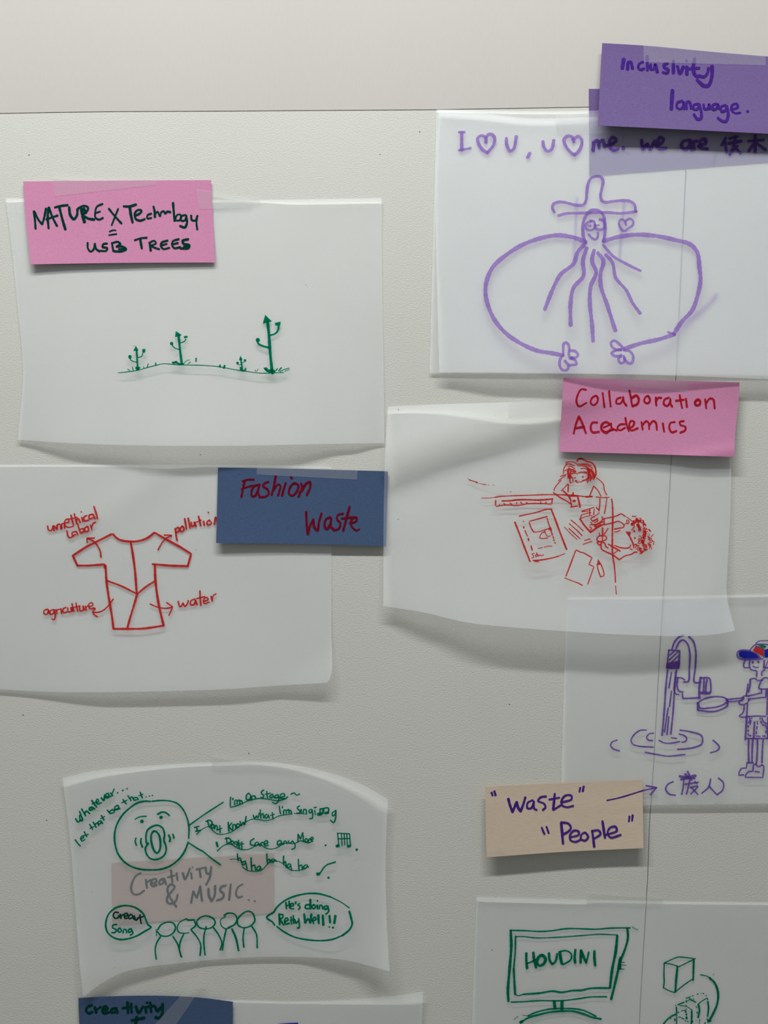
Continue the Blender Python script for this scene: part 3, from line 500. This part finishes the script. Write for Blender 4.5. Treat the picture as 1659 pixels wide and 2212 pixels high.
ink('motion_lines', s, h_desk, 'red', (RC, 15, "1190,360 1300,450 1410,555; 1160,425 1280,530 1390,640; 1155,510 1250,600 1355,695; 11 1070,480 1180,600 1300,710; 14 1435,725 1535,695; 1405,795 1565,740"))
rnd = random.Random(5); curls = []
for (x0, y0), (x1, y1), k in [((1200, 345), (1300, 320), 7), ((1300, 320), (1400, 400), 6), ((1250, 380), (1310, 490), 8), ((1340, 400), (1400, 500), 5), ((1370, 490), (1370, 580), 8), ((1370, 560), (1350, 680), 9), ((1430, 570), (1470, 680), 6), ((1330, 680), (1400, 780), 10), ((1240, 740), (1330, 850), 8), ((1300, 850), (1420, 800), 6), ((1440, 700), (1460, 780), 4), ((1150, 400), (1230, 370), 5), ((1290, 600), (1300, 700), 4)]:
    for i in range(k):
        t = (i+.5)/k; cx, cy = x0+(x1-x0)*t+rnd.uniform(-16, 16), y0+(y1-y0)*t+rnd.uniform(-16, 16); r = rnd.uniform(12, 24); a = rnd.uniform(0, 6.3)
        curls.append('%d ' % rnd.choice((9, 11, 13)) + ' '.join('%.0f,%.0f' % (cx+r*math.cos(a+q*1.15)*(1+.15*q/4), cy+r*math.sin(a+q*1.15)) for q in range(5)))
ink('person_drawing', s, h_desk, 'red', (RD, 16, """13 355,180 450,150 555,122; 14 355,192 480,175; 13 345,245 440,215 500,205; 18 485,150 480,240; 16 555,150 545,240; 12 340,300 420,270 520,250; 345,255 325,310; 24 325,310 400,420 495,525; 24 500,525 600,450 700,400; 11 585,120 640,170; 11 640,205 600,240 560,262; 500,300 540,275 560,270; 14 500,300 520,340 560,330 610,300; 530,350 590,320 620,335; 14 560,370 610,345; 12 480,410 520,385 495,362; 18 520,400 580,400 640,370 690,315 682,270; 600,400 640,380 700,350; 12 480,440 515,460 490,490; 26 560,420 610,435 660,400;
 690,310 780,290 860,275 930,255 990,225 1065,270; 700,405 780,390 860,370 930,350; 720,300 715,390; 12 1085,275 1130,310 1185,355; 17 940,345 1000,370 1040,410 1030,445 960,460 885,475; 13 885,520 930,515 980,490; 12 1040,410 1080,380 1110,390 1122,350 1100,325 1080,345 1098,372;
 20 690,455 692,560; 780,465 745,520 715,560; 12 635,535 645,580; 18 690,580 640,585 605,620 600,650 640,680 690,670 740,650 760,620 740,590 700,580; 690,575 690,665; 20 605,700 640,735 678,690 640,680 605,690; 20 665,730 675,800 760,850 850,890 960,970; 17 700,690 730,710 745,760 780,780; 20 785,720 860,765 975,830; 17 885,740 980,775 1080,785 1130,770 1150,735; 12 935,830 870,870; 17 960,975 1060,910 1170,880 1210,850 1250,850; 16 1145,795 1175,810; 20 1080,520 1130,590 1190,720 1200,780; F 1080,512 1155,518 1140,580 1115,580; 26 1205,500 1207,512; 24 1215,615 1217,625; 14 1165,490 1210,430; 14 1172,265 1240,268; 12 1485,600 1515,558; 12 1480,650 1525,680 1520,730; 20 1445,480 1470,510; 30 1240,310 1290,350; 34 1270,400 1300,480; 14 1215,720 1290,750"""),
    (RD, 12, ' ; '.join(curls)))
ink('torn_paper_drawing', s, h_desk, 'red', (RD, 15, "L 262,815 330,850 380,860 450,900 520,940 470,1050 550,1085 500,1230 450,1370; 18 250,830 190,990 130,1150 95,1240; 13 75,1270 200,1320 290,1350; 15 290,1350 360,1390"))
ink('pen_drawing', s, h_desk, 'red', (RD, 15, "F 618,958 668,1042 600,1050; 600,1050 620,1140 660,1258; 660,1040 700,1140 715,1220 700,1242 665,1242; 600,1055 665,1042"))
def h_pc(x, y):
    v = clamp((y-820)/165); u = clamp((x-1210)/385)
    return h_desk(clamp(x, 840, 1575), max(y, 870))*.75+2.0+2.6*v**1.6*(.6+.7*u)+2.6*clamp((u-.55)/.45)*(1-v)**2+.25*wv(x, y, 43, 220)+ridge(x, y, (1500, 985), (1600, 968), 10, .8)
n = tag(patch('paper_note', [(1217, 816), (1400, 821), (1598, 826)], [(1598, 826), (1594, 880), (1588, 940), (1586, 987)], [(1208, 976), (1400, 981), (1586, 987)], [(1217, 816), (1213, 890), (1208, 976)], h_pc, M['pink'], nu=34, nv=18, thick=.2),
        'pink paper note with red writing about collaboration and academics', 'note', 'coloured notes with handwriting')
tape(n, [(1342, 820), (1486, 824), (1486, 846), (1345, 835)], h_pc)
R = (1180, 800, 3.463)
ink('writing', n, h_pc, 'red_pink', (R, 13, """298,145 262,142 235,185 226,235 245,268 302,242; 372,190 340,210 332,242 355,260 382,235 385,205 372,190; 422,168 428,220 435,275; 470,155 475,210 482,270; 558,202 528,215 525,245 552,248 572,222 575,200; 575,200 582,238 600,264; 622,150 632,200 642,265; 17 640,205 675,188 692,215 680,252 645,266; 760,190 738,205 735,235 758,246 776,225 760,190; 820,202 820,232 824,262; 822,228 838,205 862,205; 918,202 885,218 880,252 905,265 925,235 928,212; 928,212 930,250 942,270; 998,185 1006,230 1016,280; 970,226 1030,218; 1045,210 1052,272; 16 1135,217 1114,235 1118,258 1145,256 1152,232 1135,217; 1188,215 1192,245 1197,282; 1195,245 1222,210 1248,214 1260,282;
 205,470 222,400 245,342; 245,342 272,400 296,468; 211,432 285,420; 382,388 345,390 332,425 345,460 395,458; 480,400 445,385 415,405 415,445 450,466 480,440; 485,395 490,430 528,450; 428,428 472,408; 425,392 412,435 440,458 505,442; 592,355 600,400 618,455; 588,402 552,405 532,430 550,448 590,428; 605,432 645,420 658,385 635,378 620,410 635,448 685,432; 712,385 716,415 722,442; 716,412 748,380 765,392 770,440; 770,412 800,378 820,392 828,445; 872,395 876,425 882,458; 962,385 930,392 920,425 938,462 975,452; 1030,378 998,385 1005,408 1040,420 1038,448 1002,465"""))

# ---------------------------------------------------------------- 6 sheet with the green singer over a peach note
h_pe = lambda x, y: .45+.3*clamp((y-1850)/140)
pn = tag(quad('paper_note', [(241, 1864), (592, 1843), (592, 1972), (243, 1998)], h_pe, M['peach'], thick=.2),
         'peach paper note about creativity and music, showing through the singer drawing', 'note', 'coloured notes with handwriting')
R = (220, 1840, 4.1475)
ink('writing', pn, h_pe, 'green_dark', (R, 17, """350,190 305,215 272,280 262,335 285,378 330,380 380,345; 395,250 400,290 405,325; 400,275 440,250; 440,287 490,268 485,245 455,250 440,285 455,308 492,296; 548,240 518,260 515,290 545,282 560,240; 560,240 575,290; 620,165 625,215 632,272; 14 590,228 655,210; 670,190 678,252; 725,190 745,245 768,205 790,150; 14 800,190 806,240; 12 810,135 814,140; 875,150 885,225; 14 845,158 925,140; 930,140 940,190 965,195 980,140; 980,135 968,225 935,295;
 668,492 625,430 590,360 595,310 625,290 652,312 625,355 585,410 590,455 635,462 668,430 678,385; 18 800,455 810,400 820,355; 820,355 850,410; 850,410 868,360 882,308; 882,308 890,380 897,440; 20 955,330 960,395 985,440; 985,440 1010,390 1015,305; 1112,300 1070,315 1060,345 1092,378 1080,415 1030,435; 18 1155,290 1148,360 1140,430; 15 1262,290 1222,315 1202,375 1220,408 1258,400; 12 1312,430 1320,433; 12 1365,440 1374,443"""))
def h_mus(x, y):
    v = clamp((y-1660)/440); u = clamp((x-140)/700)
    h = 1.3+interp(u, [(0, 6), (.2, 4.5), (.45, 1.4), (.7, 1.8), (.88, 6), (1, 12)])*v**2.8
    h += (2.4*clamp((.42-u)/.42)**1.6+5.5*clamp((u-.6)/.4)**1.6)*(1-v)**1.3
    return h+.4*wv(x, y, 47, 400)*clamp(v*3)
s = tag(patch('tracing_sheet', [(135, 1680), (200, 1666), (320, 1654), (460, 1647), (590, 1647), (700, 1666), (780, 1694), (838, 1726)], [(838, 1726), (833, 1850), (835, 1980), (841, 2098)],
          [(180, 2154), (215, 2127), (270, 2099), (400, 2079), (540, 2068), (640, 2067), (740, 2073), (800, 2087), (841, 2098)], [(135, 1680), (150, 1800), (160, 1920), (172, 2080), (180, 2154)], h_mus, M['trace'], nu=72, nv=50),
        'tracing paper sheet with green singing face, speech lines and a small crowd', 'sheet of paper', 'sheets of tracing paper taped to the board')
tape(s, [(457, 1627), (590, 1648), (700, 1668), (458, 1664)], h_mus)
RF = (140, 1680, 4.879); RG = (400, 1680, 4.254)
ink('face_drawing', s, h_mus, 'green', (RF, 18, """905,250 840,248 760,268 690,315 610,390 550,490 525,590 530,700 560,800 620,880 700,935 800,965 900,972 1010,965 1110,930 1200,860 1260,780 1300,680; 15 920,248 1020,240 1120,248 1190,275 1250,340 1290,430 1308,520 1305,640; 12 738,438 790,412 860,406; 978,385 1030,362 1070,372 1100,398; 34 808,460 816,460; 30 1010,418 1018,418;
 860,690 855,620 870,555 920,515 980,502 1030,530 1050,590 1045,660 1065,720 1065,780 1030,835 960,862 900,850 860,800 850,740 880,690; 20 935,565 910,610 915,690 940,765 970,795 1000,760 1008,690 995,610 965,570 935,565; 16 750,635 742,670 755,712; 805,640 800,680 818,730; 1095,605 1110,640 1105,672; 1138,595 1150,635"""),
    (RG, 12, "35,438 180,335 350,225; 13 35,600 130,660 160,675 240,740 325,800"))
ink('writing', s, h_mus, 'green', (RF, 17, """115,432 138,468 158,455 155,400; 158,450 185,450 155,355; 178,330 198,365 220,402; 208,378 228,352 262,378; 20 292,312 262,318 260,342 292,335; 292,312 315,330; 285,240 308,275 335,308; 12 288,278 335,252; 15 330,265 358,248 345,225 330,245 345,278 385,262; 385,212 410,240 420,180; 15 430,205 465,190 455,165 432,180 440,215 490,192; 480,160 505,188; 12 500,165 520,118; 16 555,158 558,160; 610,133 613,135; 655,115 658,117"""))
ink('writing', s, h_mus, 'green', (RF, 15, """16 110,655 135,690 162,720; 14 165,648 198,628 190,612 168,632 180,668 212,650; 205,570 232,622; 11 200,608 248,598; 262,492 280,520 292,545; 11 262,535 308,515; 300,468 330,522; 320,492 345,475 358,505; 370,455 350,468 358,490 382,475; 380,455 398,482; 385,398 398,420 412,445; 11 375,432 420,408;
 445,340 465,362 478,378; 470,358 510,335 520,362 480,378; 528,340 568,318 558,292 528,308 532,338 582,325; 612,228 630,255 648,275; 11 598,265 658,235; 665,190 680,215 698,242; 685,220 708,200 722,228; 748,208 728,215 728,238 755,232; 758,205 775,232; 795,152 805,185 818,212; 11 780,192 826,172; 14 855,200 858,202; 890,193 893,195; 922,187 925,189"""))
ink('writing', s, h_mus, 'green', (RG, 12, """418,178 414,220 415,260; 440,190 436,202; 455,248 458,208 475,208 478,240; 478,215 498,205 503,240; 505,212 520,212 525,240; 582,142 562,165 565,200 590,200 602,165 585,142; 608,205 615,172 638,168 650,192; 722,113 700,130 705,150 722,160 715,182 695,182; 750,125 752,155 757,185; 9 735,152 785,142; 802,152 780,165 782,185 805,175; 805,155 818,185; 852,155 828,165 830,188 852,180; 855,160 860,205 835,237 800,228; 870,185 915,165 905,145 878,155 875,188 930,190;
 10 415,272 480,255 580,212 680,190 780,200 850,212 920,192 945,172; 11 970,152 1000,140 1025,160 1052,148"""))
ink('writing', s, h_mus, 'green', (RG, 12, """85,458 128,445; 108,450 108,495; 95,492 145,482; 8 105,520 150,478 180,460 215,450 240,470 270,500 300,518 350,520 420,500 500,445 560,405 620,380 680,385 740,395 800,380 860,352 920,340 985,332; 205,395 212,420 218,452; 190,402 225,390 248,412 225,450; 258,430 240,445 248,465 268,450 258,430; 272,468 278,438 295,448 292,482; 318,440 318,475 322,505; 9 295,478 338,465; 395,410 398,450 402,495; 428,415 405,452 435,482; 438,470 440,432 460,432 466,462; 485,422 470,440 485,458 500,435 485,422; 505,402 515,440 532,408; 532,408 545,432 560,355;
 625,345 638,372 655,350; 655,350 668,368 680,325; 690,295 692,335 697,372; 695,345 715,328 722,370; 752,335 732,350 742,372 762,355; 762,340 772,370; 800,320 803,350 808,378; 9 780,348 820,336; 865,262 870,300 877,332; 895,265 892,278; 905,332 907,298 925,298 930,328; 930,305 950,292 955,325; 955,302 970,300 975,330; 1052,258 1032,272 1035,290 1058,305 1045,327 1025,325; 1065,290 1068,325; 1085,325 1090,292 1110,295 1115,330; 1158,290 1138,302 1145,325 1165,310; 1165,292 1172,345 1165,375 1142,375; 1190,300 1195,340; 1185,275 1205,272; 7 1000,328 1060,330 1120,335;
 13 1240,290 1240,335; 14 1240,288 1315,280 1315,325; 28 1222,336 1245,333; 24 1288,325 1308,322; 22 1262,330 1272,292; 1378,305 1352,325 1358,352 1382,330 1385,300; 1385,300 1382,370 1365,412 1335,390"""))
ink('writing', s, h_mus, 'green', (RG, 12, """19 288,595 298,632; 9 295,675 330,640 370,615 420,612 480,645 530,662 590,655 650,625 690,610 730,640 780,655 840,645 900,605 940,600 1000,605 1060,580 1130,600 1175,580; 378,550 382,580 387,612; 368,562 402,555 420,580 387,612; 432,580 420,598 432,614 446,595 432,580; 455,612 460,588 475,590 477,628; 490,575 492,610 497,642; 8 470,612 512,600; 520,590 520,655; 8 500,618 540,605; 632,560 602,582 602,615 635,622; 662,590 642,605 650,625 672,612; 672,595 682,625; 695,627 700,597 720,596; 725,612 760,597 748,577 728,592 732,625 762,620;
 872,575 848,590 850,618 880,605; 880,580 892,615; 905,612 910,583 930,585 936,607; 950,580 958,605 985,582; 985,580 1010,615 1005,648 980,657; 1035,592 1038,520; 1038,520 1060,562; 1060,562 1080,505; 1080,505 1088,582; 1112,560 1100,575 1115,592 1127,572 1112,560; 1135,592 1140,562 1156,560; 1150,572 1177,560 1168,545 1152,560 1168,587"""))
ink('writing', s, h_mus, 'green', (RG, 12, """7 410,750 470,748 530,772; 480,700 482,730 487,762; 485,748 505,737 517,778; 542,770 522,782 528,802 550,790; 550,765 562,800 568,842; 8 525,820 570,850 640,860 700,850 750,800 780,770 850,768 900,790 940,830 990,852 1050,850 1100,835; 605,735 607,790 612,852; 612,815 635,802 648,850; 682,810 658,828 668,852 690,835; 688,815 702,847; 750,700 752,745 757,792; 755,765 775,747 782,782; 808,745 790,758 802,778 820,762; 818,750 840,768; 905,720 903,760 907,802; 905,785 922,772 928,822; 957,790 937,808 948,828 968,812; 968,795 978,852; 1040,750 1042,800 1047,852; 1045,815 1070,802 1078,848; 1107,800 1087,820 1098,838 1118,820; 1118,800 1132,822"""))
ink('note_symbol', s, h_mus, 'green', (RG, 10, "1398,510 1510,515; 1400,510 1412,620; 1510,515 1520,630; 1435,515 1442,625; 1460,512 1467,620; 1485,515 1490,620; 1410,562 1512,558; 24 1393,628 1410,625; 24 1495,630 1512,628; 20 1290,620 1292,622; 20 1575,660 1578,663"))
ink('note_symbol', s, h_mus, 'green', (RG, 12, "32 1215,886 1230,884; 1238,880 1280,820 1308,797; 13 1308,797 1380,775; 22 1315,918 1320,920"))
ink('speech_bubble_drawing', s, h_mus, 'green', (R, 15, "440,675 415,655 395,610 370,555 300,500 210,482 120,505 60,560 35,640 45,710 90,760 160,785 230,780 310,755 380,715 440,675"))
ink('writing', s, h_mus, 'green_dark', (R, 14, """148,545 118,542 102,570 118,595 155,585 150,572; 165,560 168,580 172,597; 170,578 195,560; 200,582 232,567 222,550 202,562 208,598 238,590; 262,560 240,575 245,600 272,590; 270,565 288,605; 290,575 305,612 335,585; 342,565 345,600 352,642; 12 318,592 372,580"""))
ink('writing', s, h_mus, 'green', (R, 14, """132,650 98,658 98,682 130,698 118,722 90,725; 162,685 145,698 152,720 175,710 162,685; 190,727 195,697 215,697 222,727; 262,690 238,700 242,722 265,712; 265,695 278,730 255,747"""))
for heads in ("500,700 530,655 590,630 640,640 660,680 640,725 590,755 530,750 495,715; 8 485,695 490,755; 525,760 490,820 478,880 488,962; 635,755 680,830 700,900 715,945",
              "825,610 770,610 755,600; 10 755,600 700,630 675,680 690,720 740,730 780,725; 830,620 840,660 800,695; 735,735 705,800 695,870 710,940; 800,700 850,760 885,830 880,930",
              "1000,600 940,575 880,590 850,630 870,675 920,690 980,680 1015,640 1000,600; 935,670 915,750 915,840 925,925; 1000,680 1050,750 1075,820 1060,880",
              "1095,570 1130,550 1190,560 1210,600 1190,650 1130,680; 9 1110,580 1065,610 1070,660 1110,690 1150,680; 1115,690 1095,780 1080,880; 17 1165,690 1200,770 1225,885",
              "1370,600 1350,550 1310,532 1260,555 1215,610 1220,655 1270,680 1330,665 1370,620 1370,600; 1275,685 1265,770 1272,855; 1345,670 1385,740 1392,860"):
    ink('crowd_figure', s, h_mus, 'green', (R, 13, heads))
R = (540, 1900, 4.1475)
ink('speech_bubble_drawing', s, h_mus, 'green', (R, 15, "10 890,255 820,205 720,155; 720,155 620,128 520,125 400,150 310,190 240,250 215,290; 215,290 150,340 200,380 222,410; 17 890,285 905,340 915,400 890,450 830,500; 14 830,500 740,535 640,547 520,540 400,515 300,465 240,420"))
ink('writing', s, h_mus, 'green', (R, 15, """322,205 326,262; 350,195 356,256; 12 325,237 355,227; 13 362,240 390,232 382,212 362,225 365,258 392,262; 410,200 408,216; 12 447,215 427,225 450,245 435,268; 18 540,180 542,262; 533,225 503,228 495,255 530,262; 572,225 555,242 570,262 587,245 572,225; 602,228 606,262; 12 603,188 606,192; 622,262 626,230 645,235 652,262; 690,235 665,245 672,268 698,255; 698,240 704,285 680,310;
 17 262,310 266,402; 13 262,313 295,315 290,342 267,355; 267,355 302,407; 312,377 342,362 330,343 312,358 318,398 352,392; 367,335 372,397; 387,325 392,392; 11 358,368 400,355; 402,360 412,390 432,372; 437,350 440,430 425,434; 21 485,310 496,385; 496,385 520,350; 520,350 540,387; 21 540,387 550,310; 562,372 592,355 580,337 562,355 570,395; 20 612,320 616,392; 20 652,320 657,407; 20 712,325 718,385; 20 765,325 755,392; 14 708,425 714,425; 740,430 748,430"""))

# ---------------------------------------------------------------- 7 sheet with the green monitor
def h_mon(x, y):
    v = clamp((y-1940)/560); return 1.0+2.5*v**2+.7*wv(x, y, 53, 420)*clamp(v*4)+.9*ridge(x, y, (1050, 1938), (1250, 1942), 9, 1, 30)
s = tag(patch('tracing_sheet', [(1030, 1937), (1150, 1940), (1260, 1943), (1450, 1947), (1760, 1950)], [(1760, 1950), (1764, 2480)], [(1012, 2476), (1764, 2480)], [(1030, 1937), (1024, 2080), (1019, 2250), (1012, 2476)], h_mon, M['trace'], nu=60, nv=44),
        'tracing paper sheet with green computer monitor and a block beside it, at the bottom right', 'sheet of paper', 'sheets of tracing paper taped to the board')
tape(s, [(1267, 1923), (1430, 1934), (1430, 1961), (1267, 1953)], h_mon)
R = (1020, 1900, 4.1475)
ink('monitor_drawing', s, h_mon, 'green', (R, 16, """22 345,455 350,600 335,800 320,1000 325,1090; 12 345,455 480,458 600,465 700,460 850,440 1000,442 1100,445 1250,435 1415,433; 18 1390,435 1395,520 1370,620 1330,720; 26 1330,700 1312,800; 20 1310,800 1280,930 1245,1072; 5 1335,765 1380,768; 7 1320,800 1362,803; 7 1325,740 1365,742; 12 350,1098 450,1095 600,1085 800,1085 950,1068 1060,1052 1205,1050; 13 388,505 385,650 372,800; 18 372,800 378,920 385,1028; 10 385,512 450,510 570,522 700,520 850,512 1000,500 1150,490 1270,495 1300,495; 22 1300,505 1285,650 1255,800 1235,965;
 10 385,1030 410,1040 460,1028; 16 460,1028 600,1018 720,1000 800,1010 900,995 980,992 1060,975 1235,972; 24 735,1090 742,1155; 28 805,1090 803,1160; 13 500,1222 570,1190 700,1160 850,1155 990,1170 1110,1225; 5 450,1215 500,1222; 16 435,1280 500,1240 600,1210 720,1185 900,1180 1000,1205 1080,1235 1155,1250; 22 432,1280 450,1270; 5 375,1255 410,1225; 16 1330,800 1320,720"""))
ink('ink_smear', s, h_mon, 'green_faint', (R, 12, "1435,425 1460,440 1485,450"))
ink('writing', s, h_mon, 'green', (R, 21, """485,660 485,730 492,795; 548,655 555,720 572,788; 15 490,752 530,738 570,715; 24 625,678 592,700 582,750 605,772 640,755 658,710 625,678; 688,660 695,725 718,758; 17 718,758 745,735 762,665; 24 785,650 792,700 803,752; 14 790,643 845,638 888,668 882,718 815,762; 925,630 918,690 922,745; 975,640 970,745; 975,635 1000,695 1022,745; 14 1022,748 1045,650; 1095,640 1095,700 1102,770"""))
R = (1360, 1900, 5.5485)
ink('block_drawing', s, h_mon, 'green', (R, 13, "415,1000 500,960 580,930 680,935 790,950; 420,1002 500,1015 580,1040; 590,1045 680,1000 765,960; 15 415,1000 412,1150 415,1230 405,1295; 24 575,1045 560,1180 548,1345; 20 770,960 765,1100 762,1210; 405,1295 470,1330 540,1355; 550,1345 650,1265 750,1195"))
ink('arrow_drawing', s, h_mon, 'green', (R, 24, "12 850,1142 920,1155 970,1185; 24 960,1180 1010,1225 1045,1290 1062,1380 1050,1490 1000,1610 955,1695; F 922,1662 988,1695 935,1722"))
ink('dotted_drawing', s, h_mon, 'green', (R, 12, """550,1508 556,1510; 15 580,1500 655,1470; 9 600,1508 680,1520 750,1565; 16 560,1530 565,1600; 13 565,1620 563,1760; 580,1595 592,1590; 9 620,1577 680,1562; 590,1645 612,1652; 14 625,1660 650,1670; 8 680,1500 681,1520; 8 680,1545 681,1560; 20 672,1580 674,1590; 20 682,1612 682,1622; 22 683,1650 683,1668; 675,1425 730,1405; 16 715,1430 795,1470; 9 675,1460 710,1448; 675,1450 682,1475; 20 745,1580 745,1650 738,1760; 10 742,1555 750,1570; 750,1393 765,1392; 810,1372 822,1371; 8 850,1365 862,1363; 880,1365 892,1368; 915,1388 922,1392; 820,1495 870,1455 930,1420; 22 825,1500 838,1570 822,1650; 935,1430 940,1440; 18 938,1460 946,1540 935,1640; 800,1525 802,1535; 18 808,1590 812,1600;
 8 842,1675 832,1760; 19 400,1740 450,1680 500,1640 560,1612; 490,1660 495,1670; 16 540,1670 545,1690; 8 795,1690 800,1692; 14 900,1725 910,1715; 665,1690 672,1695; 16 695,1700 700,1702; 24 750,1700 753,1702; 8 760,1425 775,1440"""))

# ---------------------------------------------------------------- 8 bottom sheet and blue note
def h_bot(x, y):
    v = clamp((y-2150)/400); u = clamp((x-300)/615)
    return .9+3*v**2+3.4*clamp((u-.55)/.45)**1.5*(1-v)**3+.4*wv(x, y, 59, 300)*clamp(v*4)
s = tag(patch('tracing_sheet', [(300, 2158), (500, 2160), (640, 2163), (720, 2161), (800, 2156), (870, 2149), (914, 2141)], [(914, 2141), (910, 2250), (916, 2560)], [(290, 2560), (916, 2560)], [(300, 2158), (290, 2560)], h_bot, M['trace'], nu=44, nv=30),
        'tracing paper sheet at the bottom middle, only its curled upper edge in view', 'sheet of paper', 'sheets of tracing paper taped to the board')
ink('blue_mark', s, h_bot, 'navy', ((540, 1900, 4.1475), 20, "F 255,1292 330,1287 430,1282 440,1330 250,1340"), label='dark blue marker patch')
def h_cb(x, y):
    v = clamp((y-2155)/170); u = clamp((x-170)/330)
    return 2.4+2.6*v**2+1.2*(1-4*(u-.5)**2)*(1-v)+.2*wv(x, y, 61, 240)
n = tag(patch('paper_note', [(169, 2156), (250, 2152), (340, 2151), (430, 2155), (503, 2164)], [(503, 2164), (502, 2330)], [(176, 2330), (502, 2330)], [(169, 2156), (176, 2330)], h_cb, M['blue'], nu=30, nv=16, thick=.2),
        'blue paper note at the bottom left with dark green writing on creativity, cut by frame', 'note', 'coloured notes with handwriting')
tape(n, [(425, 2113), (447, 2116), (362, 2240), (310, 2240)], h_cb)
R = (100, 2100, 2.765)
ink('writing', n, h_cb, 'green_dark', (R, 15, """272,197 245,210 238,232 255,246 275,238; 290,210 298,242; 12 297,228 325,207; 335,230 365,217 352,203 335,220 342,245 372,240; 415,215 390,222 388,240 415,238; 418,215 424,242; 485,180 488,242; 12 455,215 512,205; 506,212 510,240; 505,190 508,192; 535,205 552,242 578,205; 592,207 596,240; 13 600,180 603,183; 620,182 626,237; 12 605,207 645,200; 650,205 662,230 690,205; 694,190 692,245 675,272 652,270; 17 540,268 535,300; 15 510,288 585,272; 540,290 520,330"""))
